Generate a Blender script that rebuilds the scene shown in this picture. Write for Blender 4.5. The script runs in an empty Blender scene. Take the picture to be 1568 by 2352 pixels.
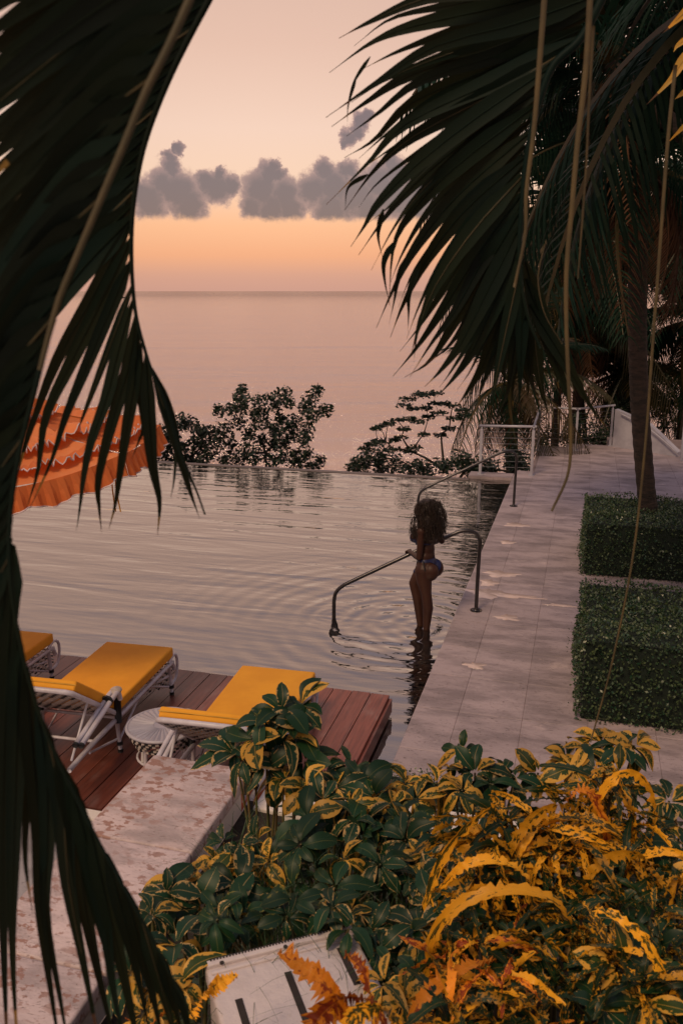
import bpy, bmesh, math, random
from mathutils import Vector as V, Matrix, noise
R = math.radians
rnd = random.Random(7)
U = rnd.uniform
sc = bpy.context.scene
col = sc.collection

# ------------------------------------------------------------------ camera
CH, CF, CP, CY = 4.0, 2000.0, math.atan(508/2000.0), R(15.5)
cam = bpy.data.cameras.new('camera'); co = bpy.data.objects.new('camera', cam); col.objects.link(co)
co.location = (0, 0, CH); co.rotation_euler = (R(90)-CP, 0, CY)
cam.sensor_fit = 'VERTICAL'; cam.sensor_height = 36; cam.lens = 36*CF/2352
cam.clip_start = .05; cam.clip_end = 60000
cam.dof.use_dof = True; cam.dof.focus_distance = 9.5; cam.dof.aperture_fstop = 7.0
sc.camera = co
def _ray(px, py):
    u, v = px-784, py-1176
    return u, CF*math.cos(CP)-v*math.sin(CP), -CF*math.sin(CP)-v*math.cos(CP)
def _w(X, D, Z): return V((X*math.cos(CY)-D*math.sin(CY), X*math.sin(CY)+D*math.cos(CY), Z))
def at(px, py, z):                       # where a sight line meets the level z
    x, d, h = _ray(px, py); t = (z-CH)/h; return _w(x*t, d*t, z)
def PH(px, py, D):                       # where a sight line is D metres ahead, measured level
    x, d, h = _ray(px, py); t = D/d; return _w(x*t, D, CH+h*t)

# ------------------------------------------------------------------ node helpers
def nodes(m): m.use_nodes = True; return m.node_tree.nodes, m.node_tree.links
def math_(n, l, op, a, b=None, c=None, clamp=False):
    m = n.new('ShaderNodeMath'); m.operation = op; m.use_clamp = clamp
    for i, s in enumerate((a, b, c)):
        if s is None: continue
        if hasattr(s, 'is_linked'): l.new(s, m.inputs[i])
        else: m.inputs[i].default_value = s
    return m.outputs[0]
def vmath(n, l, op, a, b=None):
    m = n.new('ShaderNodeVectorMath'); m.operation = op
    for i, s in enumerate((a, b)):
        if s is None: continue
        if hasattr(s, 'is_linked'): l.new(s, m.inputs[i])
        else: m.inputs[i].default_value = s
    return m
def smooth(n, l, x, a, b, c=0.0, d=1.0):
    m = n.new('ShaderNodeMapRange'); m.interpolation_type = 'SMOOTHSTEP'
    l.new(x, m.inputs[0])
    for i, v in enumerate((a, b, c, d)): m.inputs[i+1].default_value = v
    return m.outputs[0]
def ramp(n, l, x, stops, interp='LINEAR'):
    r = n.new('ShaderNodeValToRGB'); r.color_ramp.interpolation = interp
    e = r.color_ramp.elements
    while len(e) < len(stops): e.new(.5)
    for i, (p, c) in enumerate(stops): e[i].position = p; e[i].color = (*c, 1)
    if x is not None: l.new(x, r.inputs[0])
    return r.outputs[0]
def mixc(n, l, f, a, b, t='MIX'):
    m = n.new('ShaderNodeMix'); m.data_type = 'RGBA'; m.blend_type = t
    for i, s in ((0, f), (6, a), (7, b)):
        if hasattr(s, 'is_linked'): l.new(s, m.inputs[i])
        elif i == 0: m.inputs[0].default_value = s
        else: m.inputs[i].default_value = (*s, 1)
    return m.outputs[2]
def noise_(n, l, vec, scale, detail=3, rough=.55, w=None, dist=0):
    m = n.new('ShaderNodeTexNoise'); m.inputs['Scale'].default_value = scale
    m.inputs['Detail'].default_value = detail; m.inputs['Roughness'].default_value = rough
    m.inputs['Distortion'].default_value = dist
    if w is not None: m.noise_dimensions = '4D'; l.new(w, m.inputs['W'])
    if vec is not None: l.new(vec, m.inputs['Vector'])
    return m
def mapping(n, l, vec, scale=(1, 1, 1), rot=(0, 0, 0), loc=(0, 0, 0)):
    m = n.new('ShaderNodeMapping'); l.new(vec, m.inputs[0])
    m.inputs['Scale'].default_value = scale; m.inputs['Rotation'].default_value = rot; m.inputs['Location'].default_value = loc
    return m.outputs[0]

# ------------------------------------------------------------------ sky
KEY_EL, KEY_AZ = 50.0, 195.0              # azimuth measured clockwise from +Y
world = bpy.data.worlds.new('World'); sc.world = world
n, l = nodes(world); n.clear()
out = n.new('ShaderNodeOutputWorld'); bg = n.new('ShaderNodeBackground'); l.new(bg.outputs[0], out.inputs[0])
tc = n.new('ShaderNodeTexCoord'); sx = n.new('ShaderNodeSeparateXYZ')
nv = vmath(n, l, 'NORMALIZE', tc.outputs['Generated']).outputs[0]; l.new(nv, sx.inputs[0])
el = math_(n, l, 'MULTIPLY', math_(n, l, 'ARCSINE', sx.outputs[2]), 180/math.pi)
az = math_(n, l, 'MULTIPLY', math_(n, l, 'ARCTAN2', sx.outputs[0], sx.outputs[1]), 180/math.pi)
e90 = math_(n, l, 'DIVIDE', el, 90.0)
sky = ramp(n, l, e90, [(0, (.47, .24, .18)), (.9/90, (.50, .245, .17)), (2.2/90, (.67, .29, .14)), (4/90, (.73, .36, .175)),
                       (6.5/90, (.70, .46, .31)), (9.5/90, (.68, .46, .34)), (14/90, (.61, .39, .285)), (19/90, (.56, .36, .27)),
                       (33/90, (.36, .27, .27)), (60/90, (.46, .42, .50)), (1, (.52, .50, .62))])
GLOW = (math.cos(R(7))*math.sin(R(-20.6)), math.cos(R(7))*math.cos(R(-20.6)), math.sin(R(7)))   # where the day went down
dv = vmath(n, l, 'DISTANCE', nv, GLOW)
away = math_(n, l, 'ADD', smooth(n, l, dv.outputs['Value'], .35, 1.6, 1.0, .52), smooth(n, l, dv.outputs['Value'], 0, .32, .09, 0))
sky = mixc(n, l, 1.0, sky, away, 'MULTIPLY')
cblobs = []
for px, py, r in [(340,450,34),(325,440,26),(375,425,30),(392,385,24),(388,360,15),(410,440,45),(350,470,35),(440,465,36),(475,418,26),(500,430,34),(530,430,20),(505,400,14),(430,478,32),
                  (413,341,13),(404,339,9),(618,402,28),(640,405,20),(600,440,44),(655,450,38),(580,478,28),(665,478,34),(625,480,40),(630,383,14),
                  (745,395,26),(720,440,40),(765,430,44),(820,455,50),(800,395,24),(870,420,42),(905,400,32),(895,380,18),(900,455,46),(960,460,54),(760,480,40),(850,482,40),(1030,450,50),(1100,470,50),
                  (832,275,20),(818,300,18),(800,317,19),(845,262,14),(790,330,9)]:
    x, d, h = _ray(px, py); q = math.hypot(x, d)
    cblobs.append((math.degrees(math.atan2(x, d))-15.5, math.degrees(math.atan2(h, q)), r/32.0))
# more of the same cloud bank outside the picture
for a0 in range(-175, 176, 9):
    if -38 < a0 < 2: continue
    cblobs.append((a0+U(-3, 3), U(5.0, 6.4), U(1.0, 2.4)))
cx = n.new('ShaderNodeCombineXYZ'); l.new(az, cx.inputs[0]); l.new(el, cx.inputs[1])
nz1 = noise_(n, l, cx.outputs[0], .85, 9, .70); nz2 = noise_(n, l, mapping(n, l, cx.outputs[0], loc=(31, 7, 3)), .85, 9, .70)
off = n.new('ShaderNodeCombineXYZ')
l.new(math_(n, l, 'MULTIPLY_ADD', nz1.outputs[0], 1.6, -.80), off.inputs[0]); l.new(math_(n, l, 'MULTIPLY_ADD', nz2.outputs[0], 1.6, -.80), off.inputs[1])
pos = vmath(n, l, 'ADD', cx.outputs[0], off.outputs[0]).outputs[0]
field = None
for a, e, r in cblobs:
    dd = vmath(n, l, 'DISTANCE', pos, (a, e, 0)).outputs['Value']
    f = math_(n, l, 'MULTIPLY_ADD', dd, -1/r, 1.0)
    field = f if field is None else math_(n, l, 'SMOOTH_MAX', field, f, .12)
mask = smooth(n, l, field, -.20, .15)
x, d, h = _ray(700, 503); base = math.degrees(math.atan2(h, math.hypot(x, d)))
cut = smooth(n, l, math_(n, l, 'ADD', el, math_(n, l, 'MULTIPLY', math_(n, l, 'SUBTRACT', nz1.outputs[0], .5), 1.0)), base-.25, base+.22)
mask = math_(n, l, 'MULTIPLY', math_(n, l, 'MULTIPLY', mask, cut), .90)
ccol = mixc(n, l, smooth(n, l, math_(n, l, 'ADD', field, math_(n, l, 'MULTIPLY', math_(n, l, 'SUBTRACT', nz2.outputs[0], .5), .7)), .0, .6), (.27, .155, .135), (.115, .073, .073))
ccol = mixc(n, l, smooth(n, l, field, -.15, .22, .75, 0.0), ccol, (.56, .33, .235))
sky = mixc(n, l, mask, sky, ccol)
nish = n.new('ShaderNodeTexSky'); nish.sky_type = 'NISHITA'; nish.sun_disc = False
nish.sun_elevation = R(KEY_EL); nish.sun_rotation = R(KEY_AZ)
nb = n.new('ShaderNodeBackground'); nb.inputs[1].default_value = .010; l.new(nish.outputs[0], nb.inputs[0])
l.new(sky, bg.inputs[0]); bg.inputs[1].default_value = 1.0
ad = n.new('ShaderNodeAddShader'); l.new(bg.outputs[0], ad.inputs[0]); l.new(nb.outputs[0], ad.inputs[1]); l.new(ad.outputs[0], out.inputs[0])
world.cycles.sampling_method = 'MANUAL'; world.cycles.sample_map_resolution = 512
sun = bpy.data.lights.new('sun', 'SUN'); sun.energy = 1.5; sun.angle = R(14); sun.color = (1, .70, .42)  # warm key added behind the camera for the foreground; the sunset is ahead
so = bpy.data.objects.new('sun', sun); col.objects.link(so)
sd = V((math.cos(R(KEY_EL))*math.sin(R(KEY_AZ)), math.cos(R(KEY_EL))*math.cos(R(KEY_AZ)), math.sin(R(KEY_EL))))
so.rotation_euler = sd.to_track_quat('Z', 'Y').to_euler()
sc.view_settings.view_transform = 'Standard'; sc.view_settings.look = 'None'
sc.view_settings.exposure = 0.28; sc.view_settings.gamma = 1.0
sc.cycles.use_denoising = True
sc.cycles.max_bounces = 8; sc.cycles.transparent_max_bounces = 8

# ------------------------------------------------------------------ materials
MATS = {}
def mat(name, c1, c2=None, scale=4, rough=.6, bump=0, bscale=None, metal=0, trans=0, tcol=None, rand=0, thr=(.35, .65), spec=.5, stretch=(1, 1, 1), detail=4, coat=0):
    m = bpy.data.materials.new(name); n, l = nodes(m); p = n['Principled BSDF']; MATS[name] = m
    tc = n.new('ShaderNodeTexCoord'); oi = n.new('ShaderNodeObjectInfo')
    vec = mapping(n, l, tc.outputs['Object'], stretch)
    w = math_(n, l, 'MULTIPLY', oi.outputs['Random'], 40.0)
    nz = noise_(n, l, vec, scale, detail, .6, w)
    if c2 is None: c2 = tuple(c*.72 for c in c1)
    c = mixc(n, l, smooth(n, l, nz.outputs[0], thr[0], thr[1]), c1, c2)
    if rand:
        br = math_(n, l, 'MULTIPLY_ADD', oi.outputs['Random'], 2*rand, 1-rand)
        c = mixc(n, l, 1.0, c, br, 'MULTIPLY')
    l.new(c, p.inputs['Base Color']); p.inputs['Roughness'].default_value = rough; p.inputs['Metallic'].default_value = metal
    p.inputs['Specular IOR Level'].default_value = spec; p.inputs['Coat Weight'].default_value = coat
    if bump:
        b = n.new('ShaderNodeBump'); b.inputs['Strength'].default_value = min(1, bump); b.inputs['Distance'].default_value = .01*max(1, bump)
        nb = noise_(n, l, vec, bscale or scale*4, 5, .6); l.new(nb.outputs[0], b.inputs['Height']); l.new(b.outputs[0], p.inputs['Normal'])
    if trans:
        t = n.new('ShaderNodeBsdfTranslucent'); mx = n.new('ShaderNodeMixShader'); mx.inputs[0].default_value = trans
        if tcol: t.inputs[0].default_value = (*tcol, 1)
        else: l.new(c, t.inputs[0])
        l.new(p.outputs[0], mx.inputs[1]); l.new(t.outputs[0], mx.inputs[2]); l.new(mx.outputs[0], n['Material Output'].inputs[0])
    return m
def variegated(name, green, cream, margin, spread=.25, rough=.45, trans=.25, blot=0, amp=1.5, vs=2.2, cw=1.0):
    """leaf with a green middle and a pale margin: u runs across the blade (0..1), v along it"""
    m = bpy.data.materials.new(name); n, l = nodes(m); p = n['Principled BSDF']
    uv = n.new('ShaderNodeUVMap'); oi = n.new('ShaderNodeObjectInfo'); s = n.new('ShaderNodeSeparateXYZ'); l.new(uv.outputs[0], s.inputs[0])
    w = math_(n, l, 'MULTIPLY', oi.outputs['Random'], 60.0)
    nz = noise_(n, l, mapping(n, l, uv.outputs[0], (1, vs, 1)), 3.0, 3, .6, w)
    a = math_(n, l, 'ABSOLUTE', math_(n, l, 'MULTIPLY_ADD', s.outputs[0], 2.0, -1.0))
    acw = math_(n, l, 'MULTIPLY', a, cw)
    k = math_(n, l, 'ADD', acw, math_(n, l, 'MULTIPLY', math_(n, l, 'SUBTRACT', nz.outputs[0], .5), amp))
    k = math_(n, l, 'ADD', k, math_(n, l, 'MULTIPLY_ADD', oi.outputs['Random'], 2*spread, -spread))
    f = smooth(n, l, k, margin-.06, margin+.08)
    vein = math_(n, l, 'MULTIPLY', smooth(n, l, a, .0, .07, 1.0, 0.0), .35)
    c = mixc(n, l, f, green, cream); c = mixc(n, l, vein, c, tuple(min(1, x*1.5+.02) for x in cream))
    br = math_(n, l, 'MULTIPLY_ADD', math_(n, l, 'FRACT', math_(n, l, 'MULTIPLY', oi.outputs['Random'], 17.3)), .7, .62)
    c = mixc(n, l, 1.0, c, br, 'MULTIPLY')
    if blot:
        z2 = noise_(n, l, uv.outputs[0], 9, 3, .7, w)
        c = mixc(n, l, smooth(n, l, z2.outputs[0], .6, .68, 0, blot), c, (.10, .03, .01))
    l.new(c, p.inputs['Base Color']); p.inputs['Roughness'].default_value = rough; p.inputs['Specular IOR Level'].default_value = .3
    t = n.new('ShaderNodeBsdfTranslucent'); mx = n.new('ShaderNodeMixShader'); mx.inputs[0].default_value = trans; l.new(c, t.inputs[0])
    l.new(p.outputs[0], mx.inputs[1]); l.new(t.outputs[0], mx.inputs[2]); l.new(mx.outputs[0], n['Material Output'].inputs[0])
    return m

PALM = (.004, .026, .017)
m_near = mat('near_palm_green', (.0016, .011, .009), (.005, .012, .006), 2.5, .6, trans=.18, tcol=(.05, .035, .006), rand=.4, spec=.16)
m_band = mat('yellowing_band', (.16, .11, .025), (.28, .16, .03), 20, .55, trans=.3)
m_palm = mat('palm_green', PALM, (.007, .022, .010), 1.5, .6, trans=.25, rand=.4, spec=.15)
m_palm2 = mat('palm_olive', (.020, .028, .008), (.075, .045, .010), 1.5, .45, trans=.3, rand=.3)
m_dead = mat('dry_frond', (.10, .042, .015), (.05, .022, .010), 2, .8, trans=.2, rand=.3)
m_gold = mat('gold_leaf', (.75, .36, .04), (.45, .30, .05), 6, .5, trans=.35, rand=.15)
m_rib = mat('leaf_rib', (.085, .066, .030), (.045, .040, .018), 12, .55)
m_tip = mat('leaf_tip_dry', (.05, .022, .012), (.10, .045, .015), 20, .8)
m_trunk = mat('palm_bark', (.040, .026, .022), (.015, .011, .010), 7, .9, bump=2, bscale=14, stretch=(1, 1, 3))
m_bark = mat('dark_bark', (.03, .022, .018), None, 6, .9)
m_dark = mat('dark_foliage', (.006, .020, .013), (.012, .026, .011), .8, .55, trans=.12, rand=.3)
m_hedge = mat('hedge_leaf', (.012, .046, .026), (.075, .105, .045), 24.0, .34, detail=2)
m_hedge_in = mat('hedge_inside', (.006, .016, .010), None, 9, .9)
m_soil = mat('soil', (.018, .014, .010), (.035, .025, .018), 5, .95, bump=2, bscale=20)
m_steel = mat('brushed_steel', (.085, .08, .085), (.06, .055, .06), 10, .28, metal=.8)
m_wire = mat('steel_wire', (.3, .28, .28), None, 10, .4, metal=1)
m_white = mat('white_paint', (.44, .43, .50), (.34, .33, .40), 3, .4)
m_stucco = mat('white_stucco', (.74, .68, .64), (.60, .53, .50), 2.2, .85, bump=.6, bscale=60, thr=(.45, .75))
m_cushion = mat('yellow_canvas', (.82, .37, .024), (.74, .32, .02), 3, .85, bump=.25, bscale=350)
m_pipe = mat('yellow_piping', (.78, .42, .06), None, 5, .8)
m_tube = mat('white_tube', (.60, .58, .66), (.46, .43, .48), 6, .38)
m_black = mat('black_binding', (.012, .014, .018), None, 30, .6)
m_wickw = mat('pale_wicker', (.52, .47, .45), (.38, .33, .30), 20, .7)
m_orange = mat('orange_canvas', (.74, .215, .06), (.66, .17, .045), 2.5, .8, trans=.30, tcol=(.85, .22, .03))
m_orange2 = mat('peach_canvas', (.82, .29, .11), (.74, .22, .07), 2.5, .8, trans=.22, tcol=(.85, .26, .05))
m_trim = mat('pale_trim', (.66, .55, .58), None, 8, .8)
m_skin = mat('skin', (.046, .017, .011), (.036, .013, .009), 4, .5, spec=.3)
m_hair = mat('curly_hair', (.012, .006, .005), (.028, .013, .007), 9, .55)
m_swim = mat('blue_swimwear', (.004, .010, .075), (.003, .006, .045), 9, .5)
m_plasticw = mat('weathered_white_plastic', (.60, .53, .53), (.46, .39, .38), 5, .55, bump=.5, bscale=40, thr=(.45, .8))
m_slot = mat('dark_recess', (.03, .022, .02), None, 9, .9)
m_stem = mat('green_stem', (.08, .09, .03), (.14, .09, .03), 9, .6)
m_grass = mat('grass_blade', (.03, .075, .03), (.05, .09, .03), 4, .5, trans=.2)
m_lv = [variegated('leaf_green_cream', (.010, .042, .018), (.52, .34, .13), .95, amp=2.2),
        variegated('leaf_yellow', (.035, .060, .012), (.66, .36, .055), .45, amp=2.4),
        variegated('leaf_deep_green', (.009, .038, .014), (.16, .15, .03), 1.12, amp=2.0)]
m_cr = [variegated('croton_gold', (.05, .05, .012), (.86, .40, .022), .0, .3, blot=.5, amp=3.2, vs=5, cw=.35),
        variegated('croton_orange', (.30, .05, .015), (.88, .30, .02), .10, .3, blot=.5, amp=3, vs=4, cw=.4),
        variegated('croton_green', (.014, .04, .014), (.50, .24, .02), .62, .35, amp=3.6, vs=5, cw=.5)]

def travertine(name, base, dark, light, sc_=1.0):
    m = bpy.data.materials.new(name); n, l = nodes(m); p = n['Principled BSDF']
    g = n.new('ShaderNodeNewGeometry'); oi = n.new('ShaderNodeObjectInfo'); vec = g.outputs['Position']
    a = noise_(n, l, mapping(n, l, vec, (1, 2.6, 1)), 1.3*sc_, 6, .65)
    b = noise_(n, l, mapping(n, l, vec, (1, 3.2, 1), rot=(0, 0, .25)), 9*sc_, 5, .7)
    c = mixc(n, l, smooth(n, l, a.outputs[0], .40, .64), base, tuple(x*.62 for x in base))
    c = mixc(n, l, smooth(n, l, b.outputs[0], .55, .72, 0, .55), c, dark)
    a2 = noise_(n, l, mapping(n, l, vec, (1, 1.4, 1), loc=(9, 4, 0)), 2.3*sc_, 7, .7)
    c = mixc(n, l, smooth(n, l, a2.outputs[0], .60, .72, 0, .6), c, light)
    br = math_(n, l, 'MULTIPLY_ADD', oi.outputs['Random'], .20, .90)
    c = mixc(n, l, 1.0, c, br, 'MULTIPLY')
    l.new(c, p.inputs['Base Color'])
    pits = noise_(n, l, mapping(n, l, vec, (1, 2.5, 1)), 26*sc_, 4, .65)
    pm = smooth(n, l, pits.outputs[0], .60, .70)
    c2 = mixc(n, l, math_(n, l, 'MULTIPLY', pm, .55), c, dark); l.new(c2, p.inputs['Base Color'])
    l.new(smooth(n, l, a.outputs[0], .35, .6, .78, .5), p.inputs['Roughness'])
    bp = n.new('ShaderNodeBump'); bp.inputs['Strength'].default_value = .7; bp.inputs['Distance'].default_value = .006
    l.new(math_(n, l, 'SUBTRACT', b.outputs[0], pm), bp.inputs['Height']); l.new(bp.outputs[0], p.inputs['Normal'])
    return m
m_trav = travertine('travertine', (.40, .325, .35), (.14, .11, .115), (.60, .48, .48))
m_cap = travertine('coral_stone', (.62, .50, .50), (.36, .23, .21), (.66, .54, .55), 1.6)
def coral_blotches():
    m = m_cap; n, l = nodes(m); p = n['Principled BSDF']; src = p.inputs['Base Color'].links[0].from_socket
    g = n.new('ShaderNodeNewGeometry'); a = noise_(n, l, mapping(n, l, g.outputs['Position'], (1, 1.6, 1), rot=(0, 0, .6)), 13, 4, .6)
    big = noise_(n, l, g.outputs['Position'], 1.7, 2, .5)
    f = math_(n, l, 'MULTIPLY', smooth(n, l, a.outputs[0], .53, .57), smooth(n, l, big.outputs[0], .34, .52, 0, .95))
    l.new(mixc(n, l, f, src, (.33, .185, .15)), p.inputs['Base Color'])
coral_blotches()
def plank_mat():
    m = bpy.data.materials.new('deck_wood'); n, l = nodes(m); p = n['Principled BSDF']
    tc = n.new('ShaderNodeTexCoord'); oi = n.new('ShaderNodeObjectInfo'); w = math_(n, l, 'MULTIPLY', oi.outputs['Random'], 50.0)
    gr = noise_(n, l, mapping(n, l, tc.outputs['Object'], (28, 1.5, 8)), 1.6, 6, .65, w)
    pt = noise_(n, l, mapping(n, l, tc.outputs['Object'], (3, 1, 1)), 2.2, 3, .6, w)
    c = ramp(n, l, gr.outputs[0], [(.25, (.060, .016, .012)), (.5, (.17, .044, .028)), (.8, (.28, .085, .055))])
    c = mixc(n, l, smooth(n, l, pt.outputs[0], .5, .75, 0, .6), c, (.26, .16, .15))
    br = math_(n, l, 'MULTIPLY_ADD', oi.outputs['Random'], .7, .62); c = mixc(n, l, 1.0, c, br, 'MULTIPLY')
    l.new(c, p.inputs['Base Color']); p.inputs['Roughness'].default_value = .36
    b = n.new('ShaderNodeBump'); b.inputs['Strength'].default_value = .4; b.inputs['Distance'].default_value = .003
    l.new(gr.outputs[0], b.inputs['Height']); l.new(b.outputs[0], p.inputs['Normal'])
    return m
m_plank = plank_mat()

# ------------------------------------------------------------------ mesh helpers
def tag(o, label=None, cat=None, group=None, kind=None):
    if label: o['label'] = label
    if cat: o['category'] = cat
    if group: o['group'] = group
    if kind: o['kind'] = kind
    return o
def empty(name, loc=(0, 0, 0), rz=0, label=None, cat=None, group=None):
    o = bpy.data.objects.new(name, None); col.objects.link(o); o.location = loc; o.rotation_euler = (0, 0, rz)
    o.empty_display_size = .1
    return tag(o, label, cat, group)
def link(name, me, parent=None, loc=None, rot=None, scale=None):
    o = bpy.data.objects.new(name, me); col.objects.link(o)
    if parent is not None: o.parent = parent
    if loc is not None: o.location = loc
    if rot is not None: o.rotation_euler = rot
    if scale is not None: o.scale = scale
    return o
class MB:
    def __init__(s): s.v, s.f, s.mi, s.uv = [], [], [], {}
    def quadstrip(s, rows, closed=False, mi=0):
        b = len(s.v); k = len(rows[0])
        for r in rows: s.v.extend(r)
        for i in range(len(rows)-1):
            for j in range(k if closed else k-1):
                j2 = (j+1) % k
                s.f.append((b+i*k+j, b+i*k+j2, b+(i+1)*k+j2, b+(i+1)*k+j)); s.mi.append(mi)
        return b
    def box(s, c, size, rz=0, mi=0, M=None):
        x, y, z = (q/2 for q in size); b = len(s.v); c = V(c); rm = Matrix.Rotation(rz, 3, 'Z')
        for dx, dy, dz in ((-x,-y,-z),(x,-y,-z),(x,y,-z),(-x,y,-z),(-x,-y,z),(x,-y,z),(x,y,z),(-x,y,z)):
            p = rm @ V((dx, dy, dz)) + c
            s.v.append(M @ p if M else p)
        for f in ((0,3,2,1),(4,5,6,7),(0,1,5,4),(1,2,6,5),(2,3,7,6),(3,0,4,7)): s.f.append(tuple(b+i for i in f)); s.mi.append(mi)
    def tube(s, pts, rad, k=8, mi=0, cap=True):
        pts = [V(p) for p in pts]; rows = []; up = V((0, 0, 1)); N = len(pts); prev = None
        for i, p in enumerate(pts):
            t = (pts[min(i+1, N-1)]-pts[max(i-1, 0)])
            t = t.normalized() if t.length > 1e-9 else V((0, 0, 1))
            if prev is None:
                a = t.cross(up); a = t.cross(V((1, 0, 0))) if a.length < .1 else a; a.normalize()
            else: a = (prev - t*prev.dot(t)); a = a.normalized() if a.length > 1e-6 else t.orthogonal().normalized()
            prev = a; b = t.cross(a); r = rad[i] if isinstance(rad, (list, tuple)) else rad
            rows.append([p + a*math.cos(2*math.pi*j/k)*r + b*math.sin(2*math.pi*j/k)*r for j in range(k)])
        b = s.quadstrip(rows, True, mi)
        if cap:
            s.f.append(tuple(b+j for j in range(k))); s.mi.append(mi)
            e = b+(N-1)*k; s.f.append(tuple(e+j for j in reversed(range(k)))); s.mi.append(mi)
    def ellipsoid(s, c, r, M3=None, n=12, m=8, mi=0):
        rows = []; c = V(c)
        for i in range(m+1):
            t = math.pi*i/m; t = min(max(t, .02), math.pi-.02); row = []
            for j in range(n):
                a = 2*math.pi*j/n; p = V((r[0]*math.sin(t)*math.cos(a), r[1]*math.sin(t)*math.sin(a), r[2]*math.cos(t)))
                row.append((M3 @ p if M3 else p)+c)
            rows.append(row)
        b = s.quadstrip(rows, True, mi)
        s.f.append(tuple(b+j for j in range(n))); s.mi.append(mi); e = b+m*n; s.f.append(tuple(e+j for j in reversed(range(n)))); s.mi.append(mi)
    def quad(s, a, b, c, d, mi=0):
        k = len(s.v); s.v.extend((a, b, c, d)); s.f.append((k, k+1, k+2, k+3)); s.mi.append(mi)
    def mesh(s, name, mats, smooth=False, uvs=None):
        me = bpy.data.meshes.new(name); me.from_pydata([tuple(p) for p in s.v], [], s.f)
        for m in (mats if isinstance(mats, (list, tuple)) else [mats]): me.materials.append(m)
        if any(s.mi): me.polygons.foreach_set('material_index', s.mi)
        if smooth: me.polygons.foreach_set('use_smooth', [True]*len(s.f))
        if uvs:
            lay = me.uv_layers.new(name='UVMap'); fl = [0.0]*(2*len(me.loops)); vi = [0]*len(me.loops)
            me.loops.foreach_get('vertex_index', vi)
            for i, v in enumerate(vi): fl[2*i], fl[2*i+1] = uvs[v]
            lay.data.foreach_set('uv', fl)
        me.update(); return me
    def build(s, name, mats, parent=None, smooth=False, **k):
        return link(name, s.mesh(name, mats, smooth), parent, **k)
def catmull(P, n, t_only=None):
    P = [V(p) for p in P]; P = [P[0]*2-P[1]]+P+[P[-1]*2-P[-2]]; out = []; m = len(P)-3
    for i in range(n+1):
        t = m*i/n; k = min(int(t), m-1); t -= k; a, b, c, d = P[k:k+4]
        out.append(.5*((2*b)+(c-a)*t+(2*a-5*b+4*c-d)*t*t+(3*b-a-3*c+d)*t**3))
    return out
def bevel_mesh(me, w, seg=2):
    bm = bmesh.new(); bm.from_mesh(me); bmesh.ops.bevel(bm, geom=list(bm.edges), offset=w, segments=seg, affect='EDGES', profile=.6)
    bm.to_mesh(me); bm.free(); me.polygons.foreach_set('use_smooth', [True]*len(me.polygons)); return me
def tb(name, pts, rad, m, parent, k=8, n=0):
    b = MB(); b.tube(catmull(pts, n) if n else pts, rad, k); return b.build(name, m, parent, True)
def rbox(name, c, size, bev, m, parent=None, seg=2, **k):
    b = MB(); b.box(c, size); return link(name, bevel_mesh(b.mesh(name, m), bev, seg), parent, **k)

# ================================================================== SETTING
# sea
def sea_mat():
    m = bpy.data.materials.new('sea'); n, l = nodes(m); p = n['Principled BSDF']
    g = n.new('ShaderNodeNewGeometry'); vec = mapping(n, l, g.outputs['Position'], rot=(0, 0, R(-15)))
    a = noise_(n, l, mapping(n, l, vec, (.45, 1.3, 1)), .16, 9, .72); b = noise_(n, l, mapping(n, l, vec, (.2, 1, 1)), .035, 4, .6)
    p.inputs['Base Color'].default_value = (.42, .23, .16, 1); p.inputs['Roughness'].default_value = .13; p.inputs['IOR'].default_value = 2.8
    h = math_(n, l, 'ADD', a.outputs[0], math_(n, l, 'MULTIPLY', b.outputs[0], 3.5))
    bp = n.new('ShaderNodeBump'); bp.inputs['Strength'].default_value = .85; bp.inputs['Distance'].default_value = 1.9
    l.new(h, bp.inputs['Height']); l.new(bp.outputs[0], p.inputs['Normal'])
    gl = n.new('ShaderNodeBsdfGlossy'); off_ = vmath(n, l, 'LENGTH', g.outputs['Position']).outputs['Value']; l.new(mixc(n, l, smooth(n, l, off_, 500, 3500), (.98, .92, .87), (.42, .40, .43)), gl.inputs['Color']); gl.inputs['Roughness'].default_value = .12; l.new(bp.outputs[0], gl.inputs['Normal'])  # gloss colour darkens with distance to paint the dim reflection near the horizon
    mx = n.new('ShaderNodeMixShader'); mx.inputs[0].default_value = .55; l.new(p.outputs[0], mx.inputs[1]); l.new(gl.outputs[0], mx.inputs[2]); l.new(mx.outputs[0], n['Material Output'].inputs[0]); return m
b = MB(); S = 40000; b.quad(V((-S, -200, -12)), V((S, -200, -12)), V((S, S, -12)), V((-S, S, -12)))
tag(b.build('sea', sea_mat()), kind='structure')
# hillside falling from the terrace to the sea
b = MB(); rows = []
for j in range(34):
    row = []
    for i in range(60):
        x = -60+2.2*i; y = 14+j*1.6
        d = max(0, y-19.6)
        z = -1.2-d*.46+.7*noise.noise(V((x*.16, y*.16, 0)))+.25*noise.noise(V((x*.6, y*.6, 3)))
        if y < 19.6: z = -2.4
        row.append(V((x, y, max(z, -13.5))))
    rows.append(row)
b.quadstrip(rows)
tag(b.build('hillside', m_soil, smooth=True), kind='structure')
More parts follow.
